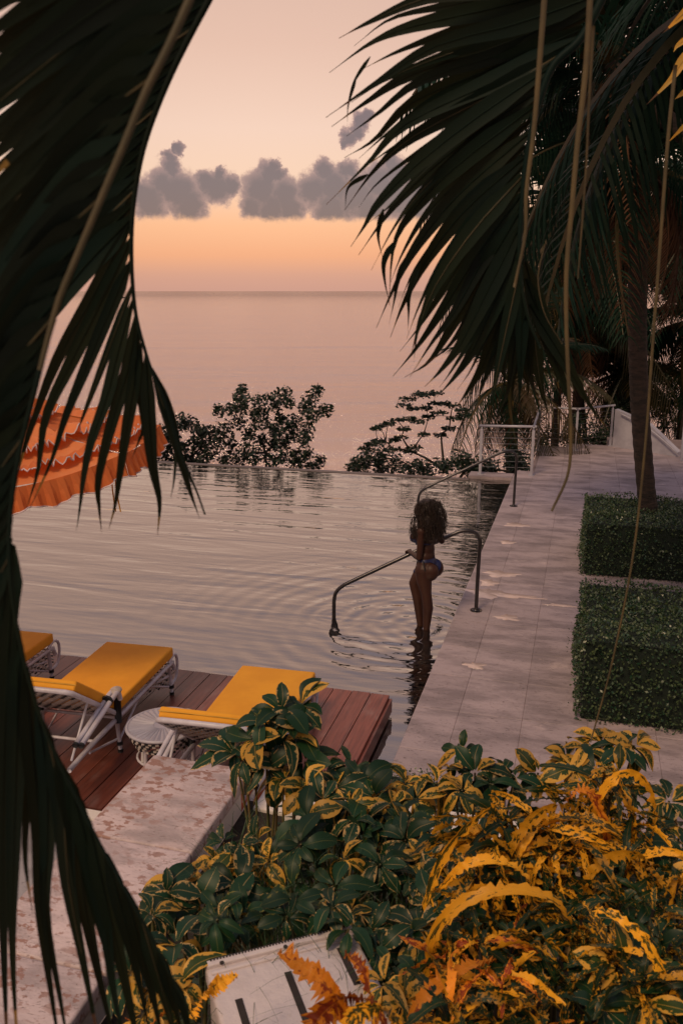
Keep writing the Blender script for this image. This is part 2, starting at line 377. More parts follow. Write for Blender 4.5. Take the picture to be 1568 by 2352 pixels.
# pool: basin, steps, spill edge, water
m_pool = travertine('pool_plaster', (.065, .068, .072), (.04, .044, .047), (.085, .082, .083), .8)
b = MB()
b.box((-7.98, 10, -1.5), (13.3, 18.0, .2)); b.box((-8, 18.72, -.9), (13.3, .18, 1.78))
b.box((-1.30, 10, -.75), (.15, 18.0, 1.50)); b.box((-14.7, 10, -.8), (.14, 18, 1.5)); b.box((-8, 1.2, -.8), (13.3, .14, 1.5))
tag(b.build('pool_basin', m_pool), kind='structure')
b = MB()
for i, zz in enumerate((-.16, -.42, -.68, -.94)):
    b.box((-1.378-.45-.30*i/2, 10.1, zz-.3-.002*i), (.90+.30*i, 2.5-.01*i, .6))
tag(b.build('pool_steps', m_pool), kind='structure')
b = MB(); b.box((-8.5, 18.71, -.04), (12.4, .20, .10)); b.box((-8.5, 18.95, -.30), (12.4, .26, .30))
tag(b.build('pool_spill_edge', travertine('wet_edge', (.16, .125, .12), (.07, .06, .06), (.22, .17, .16))), kind='structure')
def water_mat():
    m = bpy.data.materials.new('pool_water'); n, l = nodes(m); p = n['Principled BSDF']
    g = n.new('ShaderNodeNewGeometry'); pos = g.outputs['Position']; h = None
    def add(v):
        nonlocal h
        h = v if h is None else math_(n, l, 'ADD', h, v)
    w1 = noise_(n, l, mapping(n, l, pos, (.42, 2.2, 1), rot=(0, 0, R(-8))), 1.05, 2, .42, dist=.4)
    w2 = noise_(n, l, mapping(n, l, pos, (1.0, 4.2, 1), rot=(0, 0, R(12)), loc=(5, 2, 0)), 2.3, 2, .5)
    add(math_(n, l, 'MULTIPLY', w1.outputs[0], 1.5)); add(math_(n, l, 'MULTIPLY', w2.outputs[0], .22))
    sx = n.new('ShaderNodeSeparateXYZ'); l.new(pos, sx.inputs[0]); fl = n.new('ShaderNodeCombineXYZ'); l.new(sx.outputs[0], fl.inputs[0]); l.new(sx.outputs[1], fl.inputs[1])
    jit = noise_(n, l, pos, 1.6, 2, .5)
    for cx, cy, lam, amp, reach in ((-1.75, 9.88, .19, .13, 2.6), (-2.15, 9.9, .28, .17, 4.2), (-2.87, 10.0, .12, .04, .8)):
        d = vmath(n, l, 'DISTANCE', fl.outputs[0], (cx, cy, 0)).outputs['Value']
        d2 = math_(n, l, 'ADD', d, math_(n, l, 'MULTIPLY', jit.outputs[0], .10))
        s = math_(n, l, 'SINE', math_(n, l, 'MULTIPLY', d2, 2*math.pi/lam))
        f = smooth(n, l, d, .12, reach, amp, 0.0)
        add(math_(n, l, 'MULTIPLY', s, f))
    bp = n.new('ShaderNodeBump'); bp.inputs['Strength'].default_value = 1.0; bp.inputs['Distance'].default_value = .019
    l.new(h, bp.inputs['Height']); l.new(bp.outputs[0], p.inputs['Normal'])
    p.inputs['Base Color'].default_value = (.60, .68, .71, 1); p.inputs['Roughness'].default_value = .02
    p.inputs['IOR'].default_value = 2.1; p.inputs['Transmission Weight'].default_value = 1
    gl = n.new('ShaderNodeBsdfGlossy'); gl.inputs['Color'].default_value = (1, .96, .94, 1); gl.inputs['Roughness'].default_value = .02; l.new(bp.outputs[0], gl.inputs['Normal'])
    mx = n.new('ShaderNodeMixShader'); mx.inputs[0].default_value = .25; l.new(p.outputs[0], mx.inputs[1]); l.new(gl.outputs[0], mx.inputs[2]); l.new(mx.outputs[0], n['Material Output'].inputs[0])
    return m
b = MB(); b.quad(V((-14.64, 1.28, 0)), V((-1.377, 1.28, 0)), V((-1.377, 18.62, 0)), V((-14.64, 18.62, 0)))
b.quad(V((-2.28, 18.62, 0)), V((-1.385, 18.62, 0)), V((-1.385, 19.1, 0)), V((-2.28, 19.1, 0)))
tag(b.build('pool_water', water_mat()), kind='structure')
# ledge over the notch at the far corner
b = MB(); b.box((-1.86, 19.08, .015), (.95, .50, .09)); b.box((-1.84, 19.22, -.6), (.9, .12, 1.12), mi=1); b.box((-2.31, 18.98, -.6), (.06, .5, 1.1), mi=1)
tag(b.build('pool_corner_ledge', [m_trav, m_slot]), kind='structure')
# patio: dark bed and travertine pavers
patio = MB(); patio.box((1.9, 11.8, -.457), (6.56, 13.6, 1.02)); patio.box((2.9, 20.9, -.459), (7.9, 4.6, 1.02)); patio.box((3.9, 24.2, -.461), (6.4, 2.0, 1.02))
patio = tag(patio.build('patio', travertine('paver_bed', (.26, .20, .21), (.16, .12, .12), (.30, .24, .24))), kind='structure')
def paver_mesh(w, d):
    b = MB(); b.box((0, 0, 0), (w-.002, d-.002, .03)); me = b.mesh('paver', m_trav)
    bm = bmesh.new(); bm.from_mesh(me); bmesh.ops.bevel(bm, geom=[e for e in bm.edges if all(v.co.z > 0 for v in e.verts)], offset=.004, segments=1, affect='EDGES'); bm.to_mesh(me); bm.free(); return me
P1, P2 = paver_mesh(.42, .8), paver_mesh(.6, .8)
def paver(x, y, me): link('paver', me, patio, (x, y, .044+U(-.0012, .0012)))
for j in range(18):
    paver(-1.17, 5.3+.4+.8*j, P1)
for j in range(23):
    y = 5.7+.8*j; o = .3*(j % 2)
    for i in range(8):
        x = -.66+.6*i+(-.0)
        if y > 19.4 and x < -.9: continue
        if y > 22.6 and x < -.2: continue
        if y > 23.4 and x < .4: continue
        paver(x, y, P2)
for j in range(8):
    for i in range(4): paver(4.14+.6*i, 17.7+.8*j, P2)
# puddles left by wet feet and splashing
m_puddle = mat('puddle_water', (.68, .53, .49), (.56, .44, .42), 5, .12, spec=.8)  # pale base colour stands in for sky reflected in the water
pgroup = 'puddles drying on the patio'
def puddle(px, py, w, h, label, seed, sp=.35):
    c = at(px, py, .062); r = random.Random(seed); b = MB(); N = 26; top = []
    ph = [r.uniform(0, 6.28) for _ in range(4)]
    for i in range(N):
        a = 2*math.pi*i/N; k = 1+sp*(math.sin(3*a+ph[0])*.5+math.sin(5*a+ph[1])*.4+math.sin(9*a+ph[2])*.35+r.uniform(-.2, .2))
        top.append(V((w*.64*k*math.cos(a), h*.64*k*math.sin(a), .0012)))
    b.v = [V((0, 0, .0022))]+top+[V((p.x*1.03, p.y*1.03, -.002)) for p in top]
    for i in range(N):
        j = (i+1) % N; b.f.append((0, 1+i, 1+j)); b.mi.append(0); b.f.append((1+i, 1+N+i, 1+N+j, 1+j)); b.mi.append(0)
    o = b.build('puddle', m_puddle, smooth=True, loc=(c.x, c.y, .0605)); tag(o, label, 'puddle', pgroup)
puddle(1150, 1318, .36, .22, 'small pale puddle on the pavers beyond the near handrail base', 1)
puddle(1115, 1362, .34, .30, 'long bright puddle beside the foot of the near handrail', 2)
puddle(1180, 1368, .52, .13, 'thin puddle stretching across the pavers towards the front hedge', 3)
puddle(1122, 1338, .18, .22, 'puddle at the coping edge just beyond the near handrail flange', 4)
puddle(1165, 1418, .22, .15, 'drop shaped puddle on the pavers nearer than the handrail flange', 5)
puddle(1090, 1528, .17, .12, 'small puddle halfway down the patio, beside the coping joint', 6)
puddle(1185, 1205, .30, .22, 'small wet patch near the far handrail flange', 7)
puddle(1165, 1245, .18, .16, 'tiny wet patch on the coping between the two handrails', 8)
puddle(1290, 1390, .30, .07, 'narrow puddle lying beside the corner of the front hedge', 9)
# wooden deck over the pool
deck = empty('wooden_deck', (0, 0, 0), 0, 'red brown plank deck jutting over the pool under the yellow loungers', 'deck')
for i in range(37):
    x = -1.62-.093-.187*i; b = MB(); ln = 2.46+U(-.012, .012)
    b.box((0, 0, 0), (.179, ln, .03)); link('plank', b.mesh('plank', m_plank), deck, (x, 7.59-ln/2+U(-.004, .004), .185+U(-.0015, .0015)))
b = MB(); b.box((-5.1, 7.56, .11), (6.9, .04, .118)); b.box((-1.612, 6.36, .1), (.035, 2.44, .135)); b.build('fascia_board', m_plank, deck)
b = MB()
for y in (5.4, 6.3, 7.2): b.box((-5.1, y, .05), (6.85, .08, .20))
for x in (-6, -4, -2.2):
    for y in (5.4, 6.9): b.box((x, y, -.72), (.12, .12, 1.36))
b.build('joist', m_slot, deck)
# lower terrace beside the deck, garden wall with coral stone cap, white planter wall
b = MB(); b.box((-6.0, 3.1, -.41), (6.6, 3.94, 1.2))
tag(b.build('lower_terrace', travertine('grey_terrace', (.36, .34, .36), (.2, .18, .19), (.42, .40, .41))), kind='structure')
b = MB(); b.box((-6.0, 5.04, .13), (6.6, .10, .17)); tag(b.build('terrace_edge', m_stucco), kind='structure')
gw = empty('garden_wall', (-2.335, 2.6, 0), 0, 'low garden wall capped with mottled coral stone slabs, left of the planting bed', 'wall')
b = MB(); b.box((0, .02, .35), (.60, 4.40, .98)); b.build('wall_body', m_stucco, gw)
for i, (y0, y1) in enumerate(((3.94, 4.87), (3.0, 3.94), (2.05, 3.0), (1.1, 2.05), (.2, 1.1))):
    rbox('cap_stone', (0, 0, 0), (.71, y1-y0-.006, .09), .016, m_cap, gw, loc=(U(-.003, .003), (y0+y1)/2-2.6, .857+U(-.002, .002)))
pw = empty('planter_wall', (0, 5.0, 0), 0, 'white stucco planter wall running behind the foreground bushes', 'wall')
b = MB(); b.box((2.2, .02, .22), (8.3, .22, .68)); b.build('wall_body', m_stucco, pw)
for i in range(8): rbox('cap_stone', (0, 0, 0), (1.04, .32, .06), .012, m_stucco, pw, loc=(-1.45+1.046*i, .02, .588))
rbox('pier', (0, 0, 0), (.30, .30, .20), .02, m_stucco, pw, loc=(-1.56, -.14, .66))
# planting bed: soil bank rising to the upper terrace
b = MB(); rows = []
for j in range(26):
    y = 4.96-.19*j; row = []
    for i in range(34):
        x = -2.03+.21*i
        k = max(0, min(1, (x+2.03)/1.05)); k = k*k*(3-2*k); z = .60+(.48+(4.96-y)*.40-.60)*k+.08*noise.noise(V((x*1.7, y*1.7, 0)))*min(1, k*3+.2)
        row.append(V((x, y, z)))
    rows.append(row)
b.quadstrip(rows); tag(b.build('planting_bed', m_soil, smooth=True), kind='structure')

# ================================================================== THINGS
# ---- sun loungers
def make_lounger():
    root = empty('sun_lounger', (0, 0, 0))
    W, L, Hh, zr, zc = .34, 2.02, .86, .30, .345      # half width, length, hinge, rail, cushion underside
    for s in (-1, 1):
        b = MB(); b.tube(catmull([(s*W, .02, zr-.02), (s*W, .4, zr), (s*W, 1.2, zr), (s*W, L-.08, zr), (s*W, L-.01, zr-.02), (s*W, L+.03, zr-.09)], 16), .021, 8)
        b.build('side_rail', m_tube, root, True)
        for y, tz in ((L-.10, 0), (Hh-.05, .0)):
            b = MB(); b.tube([(s*(W+.005), y, zr), (s*(W+.02), y, .02)], [.019, .017], 8); leg = b.build('leg', m_tube, root, True)
            tb('binding', [(s*(W+.018), y, .10), (s*(W+.021), y, .07)], .026, m_black, leg); tb('foot_cap', [(s*(W+.02), y, .03), (s*(W+.02), y, 0)], .023, m_black, leg)
        for p, q in (((s*W, L-.12, .09), (s*W, L-.55, zr-.01)), ((s*W, Hh-.02, .09), (s*W, Hh+.4, zr-.01)), ((s*W, L-.12, .20), (s*W, L-.40, .26)), ((s*W, Hh-.05, .12), (s*W, .34, zr-.05))):
            tb('brace', [p, q], .011, m_tube, root, 6)
        # curled tube bracket at the foot corner
        tb('corner_loop', [(s*W, L-.10, zr+.02), (s*W, L+.02, zr+.06), (s*W, L+.10, zr+.01), (s*W, L+.105, zr-.10), (s*W, L+.05, zr-.20), (s*W, L-.08, zr-.22)], .015, m_tube, root, 7, 18)
        # armrest: two side-by-side tubes from the wrapped post down to the head end
        for o in (-.024, .024):
            arm = tb('arm_tube', [(s*(W+.03)+o, Hh-.06, zr+.20), (s*(W+.035)+o, Hh-.10, zr+.275), (s*(W+.035)+o, Hh-.22, zr+.27), (s*(W+.035)+o, .12, zr+.14)], .021, m_tube, root, 8, 14)
            tb('end_cap', [(s*(W+.035)+o, .135, zr+.143), (s*(W+.035)+o, .112, zr+.137)], .024, m_black, arm)
        arm = tb('arm_post', [(s*(W+.02), Hh-.05, zr-.02), (s*(W+.022), Hh-.05, zr+.21)], .03, m_black, root, 10)
        tb('binding', [(s*(W+.035), Hh-.235, zr+.272), (s*(W+.035), Hh-.255, zr+.268)], .05, m_black, root)
        b = MB(); b.ellipsoid((s*(W+.035), Hh-.09, zr+.29), (.05, .06, .028)); b.build('knuckle_wrap', m_wickw, arm, True)
        # woven side skirt hanging from the rail near the foot
        b = MB()
        for i in range(11):
            for j in range(5):
                y = L-.14-.048*i; z = zr-.035-.033*j
                if z < zr-.03-.165*(1-i/12.0): continue
                b.box((s*W*.985, y, z), (.012, .03 if (i+j) % 2 else .044, .012), mi=(i+j) % 2)
        tag(b.build('woven_skirt', [m_wickw, m_black], root), kind='stuff')
    for y, z in ((.45, zr-.01), (Hh, zr-.01), (1.2, zr-.01), (1.6, zr-.01), (L-.05, zr-.01), (L-.1, .10)): tb('crossbar', [(-W, y, z), (W, y, z)], .013, m_tube, root, 6)
    tb('arch_brace', [(-W, L-.1, .10), (0, L-.1, .26), (W, L-.1, .10)], .010, m_tube, root, 6, 10)
    b = MB()      # woven end panel
    for i in range(14):
        for j in range(5): b.box((-W+.04+.047*i, L+.005, zr-.03-.034*j), (.030 if (i+j) % 2 else .044, .012, .012), mi=(i+j) % 2)
    tag(b.build('woven_end_panel', [m_wickw, m_black], root), kind='stuff')
    c = rbox('seat_cushion', (0, (Hh+L)/2+.0, zc+.055), (2*W+.02, L-Hh+.02, .10), .022, m_cushion, root, 3)
    b = MB(); z = zc+.094; X = W-.005; y0, y1 = Hh+.012, L-.012
    b.tube([(-X, y0, z), (X, y0, z), (X, y1, z), (-X, y1, z), (-X, y0, z)], .006, 5); b.build('piping', m_pipe, c, True)
    # back cushion on a raised frame
    A = R(37); bk = .86
    M = Matrix.Translation((0, Hh, zc-.01)) @ Matrix.Rotation(-A, 4, 'X')
    b = MB(); b.box((0, -bk/2, .055), (2*W+.0, bk, .085)); me = bevel_mesh(b.mesh('back_cushion', m_cushion), .022, 3); me.transform(M)
    for v in me.vertices:      # sag
        v.co.z -= .03*math.sin(max(0, min(1, (Hh-v.co.y)/.7))*math.pi)*(1-(v.co.x/W)**2*.3)
    c = link('back_cushion', me, root)
    b = MB()
    pp = [M @ V(p) for p in ((-X, -.02, .056), (-X, -bk-.004, .056), (X, -bk-.004, .056), (X, -.02, .056))]
    b.tube(pp, .006, 5); b.build('piping', m_pipe, c, True)
    b = MB(); fr = [M @ V(p) for p in ((-W, .0, -.01), (-W, -bk*.5, -.01), (-W+.01, -bk, -.01), (-W+.05, -bk-.03, -.01), (0, -bk-.035, -.01), (W-.05, -bk-.03, -.01), (W-.01, -bk, -.01), (W, -bk*.5, -.01), (W, 0, -.01))]
    b.tube(fr, .021, 8)
    for s in (-1, 1): tb('prop', [M @ V((s*W*.9, -bk*.62, -.02)), V((s*W*.9, .12, zr))], .011, m_tube, root, 6)
    b.build('backrest_frame', m_tube, root, True)
    b = MB()
    for i in range(15):
        for j in range(14):
            if (i+j) % 2 and 3 < j < 10: continue
            b.box((-W+.045+.044*i, -bk+.03-.0+.058*j, -.02), (.03 if (i+j) % 2 else .042, .040, .010), mi=(i+j) % 2, M=M)
    tag(b.build('woven_back', [m_wickw, m_black], root), kind='stuff')
    return root
def copy_tree(o, parent=None, lab=None):
    c = o.copy(); col.objects.link(c)
    if parent is not None: c.parent = parent
    for ch in list(o.children):
        if ch.name in seen_src: copy_tree(ch, c)
    if lab: c['label'] = lab
    return c
def tree_names(o):
    s = {o.name}
    for c in o.children: s |= tree_names(c)
    return s
lg = 'yellow sun loungers on the deck'
lounger = make_lounger(); seen_src = tree_names(lounger)
tag(lounger, 'yellow cushioned white tube lounger standing whole in the middle of the three', 'sun lounger', lg)
lounger.location = (-3.90, 5.10, .20); lounger.rotation_euler = (0, 0, R(3.5))
for loc, rz, lab in (((-2.42, 4.93, .20), 3.0, 'yellow lounger nearest the deck corner, partly behind the stone capped wall and leaves'),
                     ((-5.24, 5.10, .20), 3.0, 'yellow lounger of which only the foot end shows beside the palm frond')):
    c = copy_tree(lounger, None, lab); c.location = loc; c.rotation_euler = (0, 0, R(rz))
# ---- round side table with pleated top
def side_table(loc, lab):
    t = empty('side_table', loc, U(0, 1), lab, 'side table', 'white side tables between the loungers'); r0, h = .285, .40
    b = MB(); b.tube([(0, 0, h-.012), (0, 0, h+.004)], r0-.004, 40); b.build('table_top', m_white, t)
    for i in range(36):
        a = 2*math.pi*i/36; b = MB(); M = Matrix.Rotation(a, 4, 'Z')
        w0, w1 = .012, .021
        b.v = [M @ V(p) for p in ((.07, -w0*.35, h+.005), (r0-.012, -w1, h+.005), (r0-.012, w1, h+.005), (.07, w0*.35, h+.005), (.08, 0, h+.012), (r0-.016, 0, h+.016))]
        b.f = [(0, 1, 5, 4), (4, 5, 2, 3), (1, 2, 5), (0, 4, 3)]; b.mi = [0]*4; b.build('pleat', m_white, t)
    b = MB(); rim = [(r0*math.cos(a*math.pi/20), r0*math.sin(a*math.pi/20), h) for a in range(41)]; b.tube(rim, .014, 6); b.build('rim', m_white, t, True)
    b = MB()
    for i in range(60):
        a = 2*math.pi*i/60
        for j in range(5):
            if j and (i//2+j) % 3 == 0: continue
            rr = r0-.012-.012*j; b.box((rr*math.cos(a), rr*math.sin(a), h-.03-.026*j), (.012, .026, .016), a, (i+j) % 2)
    tag(b.build('woven_skirt', [m_wickw, m_black], t), kind='stuff')
    for k in range(4):
        a = math.pi/2*k+.5; b = MB(); b.tube([(.20*math.cos(a), .20*math.sin(a), h-.03), (.24*math.cos(a), .24*math.sin(a), 0)], .016, 8); b.build('leg', m_tube, t, True)
    b = MB(); b.tube([(.215*math.cos(a*math.pi/12), .215*math.sin(a*math.pi/12), .14) for a in range(25)], .010, 6); b.build('hoop', m_tube, t, True)
side_table((-3.10, 5.78, .20), 'round white pleated side table between the two loungers on the deck')
side_table((-4.62, 5.62, .20), 'round white side table almost hidden behind the dark palm frond')
# ---- pool handrails
def handrail(dx, dy, lab):
    h = empty('pool_handrail', (-1.14+dx, 10.5+dy, .06), 0, lab, 'handrail', 'steel handrails of the pool steps')
    P = [(0, 0, 0), (.004, 0, .4), (.012, 0, .80), (.012, 0, .93), (-.03, -.005, 1.01), (-.11, -.02, 1.045), (-.22, -.04, 1.04), (-.36, -.08, .98),
         (-.9, -.27, .715), (-1.5, -.45, .41), (-1.63, -.485, .335), (-1.70, -.505, .26), (-1.725, -.51, .16), (-1.73, -.51, 0), (-1.73, -.51, -.9)]
    b = MB(); b.tube(catmull(P, 70), .0245, 12); b.build('rail_tube', m_steel, h, True)
    b = MB(); b.tube([(0, 0, .001), (0, 0, .010)], .075, 24); b.tube([(0, 0, .010), (0, 0, .030)], [.05, .028], 20); b.build('floor_flange', m_steel, h, True)
handrail(0, 0, 'curved steel handrail the woman is holding at the pool steps')
handrail(0, 5.75, 'curved steel handrail farther away, rising behind the head of the woman')
# ---- umbrella with frilled tiers
def umbrella():
    C0 = V((-4.93, 6.52, .2)); root = empty('pool_umbrella', C0, 0, 'frilly orange pool umbrella with pleated edge behind the palm leaflets', 'umbrella')
    N, Rr, zt, zb = 8, 1.44, 2.98, 2.38; tilt = Matrix.Rotation(R(-7), 4, 'Y') @ Matrix.Rotation(R(5), 4, 'X')
    T = Matrix.Translation((0, 0, 2.2)) @ tilt @ Matrix.Translation((0, 0, -2.2)); a0 = R(-12)
    def surf(a, r):                        # sagging octagonal roof
        k = (a-a0) % (2*math.pi/N)/(2*math.pi/N); e = math.cos(math.pi/N)/math.cos((k-.5)*2*math.pi/N)
        rr = Rr*r*e; z = zt-(zt-zb)*(r**.85)-.10*math.sin(math.pi*k)*r*(1-r*.6)-.05*math.sin(math.pi*r)
        return V((rr*math.cos(a), rr*math.sin(a), z))
    for s in range(N):
        rows = []
        for i in range(13):
            r = max(.02, i/12); row = []
            for j in range(15):
                a = a0+2*math.pi/N*(s+j/14*.999)
                p = surf(a, r); wz = .022*noise.noise(V((p.x*4, p.y*4, s)))+.02*math.sin(j*2.1+s)*noise.noise(V((r*6, s*3, 1)))
                row.append(T @ (p+V((0, 0, wz))))
            rows.append(row)
        b = MB(); b.quadstrip(rows); pn = b.build('canopy_panel', m_orange2 if s % 2 else m_orange, root, True)
        # pleated valance of this panel, its lower hem trimmed
        rows = []; hem = []
        for j in range(37):
            k = j/36*.998; a = a0+2*math.pi/N*(s+k); p = surf(a, 1.0); o = V((math.cos(a), math.sin(a), 0)); q = (.030 if (j//2) % 2 else -.006)
            dz = .185+.018*math.sin(k*math.pi*6)
            rows.append([T @ (p+o*.004), T @ (p+o*(.012+q*.5)+V((0, 0, -dz*.5))), T @ (p+o*(.02+q)+V((0, 0, -dz)))]); hem.append(rows[-1][2])
        b = MB(); b.quadstrip(rows); vb = b.build('valance', m_orange, root)
        b = MB(); b.tube(hem, .006, 4); b.build('hem_trim', m_trim, vb)
        b = MB(); a = a0+2*math.pi/N*s; b.tube([T @ (surf(a, .02)-V((0, 0, .03))), T @ (surf(a, .5)-V((0, 0, .03))), T @ (surf(a, .99)-V((0, 0, .02)))], .010, 5); b.build('rib', m_white, root)
    for tier, (rt, hgt, amp, freq) in enumerate(((.30, .16, .05, 40), (.55, .22, .075, 52), (.80, .20, .07, 74))):
        rows = []; hem = []; K = 420
        for j in range(K+1):
            a = 2*math.pi*j/K; p = surf(a, rt); o = V((math.cos(a), math.sin(a), 0)); ph = freq*a+2.5*noise.noise(V((3*math.cos(a), 3*math.sin(a), tier)))*3
            w = math.sin(ph); w2 = noise.noise(V((7*math.cos(a), 7*math.sin(a), tier+5)))
            top = p+V((0, 0, .012)); midp = p+o*(.05+.02*w)+V((0, 0, .045+.025*w+.05*w2)); low = surf(a, rt+hgt/Rr)+o*(amp*.35*w)+V((0, 0, .05+amp*.75*w*w+.10*max(0, w2)))
            rows.append([T @ top, T @ midp, T @ low]); hem.append(T @ low)
        b = MB(); b.quadstrip(rows); rf = b.build('ruffle', m_orange if tier != 1 else m_orange2, root, True)
        b = MB(); b.tube(hem, .0065, 4); b.build('ruffle_trim', m_trim, rf)
    b = MB(); b.tube([V((0, 0, 0)), T @ V((0, 0, zt+.06))], .026, 12); b.build('pole', m_white, root, True)
    b = MB(); b.tube([V((0, 0, 0)), V((0, 0, .06))], [.28, .24], 24); b.tube([V((0, 0, .06)), V((0, 0, .32))], .04, 12); b.build('base', m_white, root, True)
    b = MB(); b.ellipsoid(T @ V((0, 0, zt+.09)), (.04, .04, .06)); b.build('finial', m_white, root, True)
    for k, dx in enumerate((0, .035)):
        a = a0+2*math.pi/N*0; p = T @ (surf(a, 1.0)+V((0, 0, -.16))); b = MB()
        b.tube(catmull([p+V((-.12+dx, -.04, 0)), p+V((-.115+dx, -.045, -.14)), p+V((-.10+dx*1.3, -.045, -.32))], 8), .006, 5); b.build('tie_cord', m_gold, root, True)
umbrella()
# ---- white cable railing at the far end of the patio, stair parapet
def railing():
    r = empty('cable_railing', (-1.0, 20.5, .06), 0, 'white post and cable railing along the far edge of the patio', 'railing')
    o = V((-1.0, 20.5, .06)); posts = [(-2.10, 19.05), (-1.00, 19.22), (-1.04, 22.42), (-.12, 22.68), (.75, 23.62)]
    hs = [1.08, 1.08, 1.10, 1.06, 1.06]
    for (x, y), h in zip(posts, hs):
        b = MB(); b.box((0, 0, h/2-.04), (.055, .11, h-.08)); b.tube([(0, 0, h-.08), (0, 0, h-.01)], .018, 8); b.box((0, 0, .006), (.12, .16, .012)); b.build('post', m_white, r, loc=V((x, y, .06))-o)
    for i in range(4):
        (x0, y0), (x1, y1) = posts[i], posts[i+1]; p0, p1 = V((x0, y0, .06+hs[i]))-o, V((x1, y1, .06+hs[i+1]))-o; d = (p1-p0).normalized()*.06
        b = MB(); b.tube([p0-d, p1+d], .026, 8); b.build('top_rail', m_white, r, True)
        for k in range(7):
            dz = V((0, 0, -.13*(k+1))); b = MB(); b.tube([p0+dz, p1+dz], .004, 4); b.build('cable', m_wire, r)
    b = MB(); b.box((.0, 0, .53), (.055, .11, 1.06)); b.build('post', m_white, r, loc=V((2.34, 21.9, .06))-o)
    b = MB(); b.tube([V((2.34, 21.9, 1.13))-o, V((4.6, 21.0, 1.13))-o], .026, 8); b.build('top_rail', m_white, r, True)
    for k in range(7):
        b = MB(); b.tube([V((2.34, 21.9, 1.0-.13*k))-o, V((4.6, 21.0, 1.0-.13*k))-o], .004, 4); b.build('cable', m_wire, r)
railing()
w = empty('stair_parapet', (.80, 23.55, .06), 0, 'sloping white parapet wall at the head of the far stairs', 'wall')
b = MB(); P0, P1_, P2_ = V((.80, 23.5, 0)), V((1.62, 22.95, 0)), V((2.30, 22.42, 0)); nrm = V((.55, .83, 0)).normalized()*.16; rows = []
for p, h in ((P0, .98), (P1_, .70), (P2_, .12)):
    q = p-V((.80, 23.55, 0)); rows.append([q, q+V((0, 0, h)), q+nrm+V((0, 0, h)), q+nrm])
b.quadstrip(rows, True); b.f += [(3, 2, 1, 0), (8, 9, 10, 11)]; b.mi += [0, 0]; b.build('wall_body', m_white, w)
b = MB(); b.tube(catmull([rows[0][1]+V((.14, -.16, -.09)), rows[1][1]+V((0, -.10, -.10)), rows[2][1]+V((0, -.1, -.02))], 10), .018, 6); b.tube([rows[0][1]+V((.30, -.05, -.16)), rows[0][1]+V((.28, -.17, -.14))], .012, 6)
b.build('wall_handrail', m_white, w, True)
# ---- boat on the horizon
bt = empty('motor_boat', (-1015, 1815, -12), R(70), 'tiny dark motor boat on the horizon behind the palm leaflets', 'boat')
b = MB(); rows = []
for t in range(9):
    k = t/8; wd = 2.6*math.sin(min(1, (1-k)*1.6)*math.pi/2); x = -9+18*k
    rows.append([V((x, -wd*.6, -.3)), V((x, -wd, 1.9+.9*k*k)), V((x, wd, 1.9+.9*k*k)), V((x, wd*.6, -.3))])
b.quadstrip(rows, True); b.build('hull', m_slot, bt)
b = MB(); b.box((-2.5, 0, 3.2), (6.5, 3.4, 2.2)); b.box((-2.9, 0, 4.7), (4.2, 3.0, .9)); b.build('cabin', m_black, bt)
# ---- slotted box among the plants
def slot_box():
    z = 2.1; a, bb = at(470, 2215, z), at(808, 2130, z); ux = (bb-a); W = ux.length; ang = math.atan2(ux.y, ux.x); c = (a+bb)/2
    D = .42; o = empty('slotted_box', (c.x, c.y, z), ang, 'weathered white plastic box with dark slots and a beaded rim, lying among the bushes', 'box')
    rbox('lid', (0, -D/2, -.03), (W, D, .06), .012, m_plasticw, o); b = MB(); b.box((0, -D/2, -.17), (W-.02, D-.02, .23)); b.build('body', m_plasticw, o)
    rbox('rim', (0, -.012, .004), (W*.985, .024, .016), .004, m_plasticw, o); rbox('ridge', (0, -.045, .002), (W*.95, .012, .010), .003, m_plasticw, o)
    b = MB()
    for i in range(46): b.box((-W*.46+W*.92*i/45, -.0045, .0135), (.0042, .007, .004))
    tag(b.build('perforation', m_slot, o), kind='stuff')
    for x in (-.40, .02, .44):
        b = MB(); b.tube([(W*x, -.024, .010), (W*x, -.024, .0145)], .006, 10); b.build('screw', m_slot, o)
    for x, y0, y1 in ((-.36, -.16, -.30), (-.02, -.11, -.33), (.36, -.07, -.22)):
        b = MB(); b.box((W*x, (y0+y1)/2, .0005), (.020, abs(y1-y0), .004)); b.build('slot', m_slot, o)
slot_box()

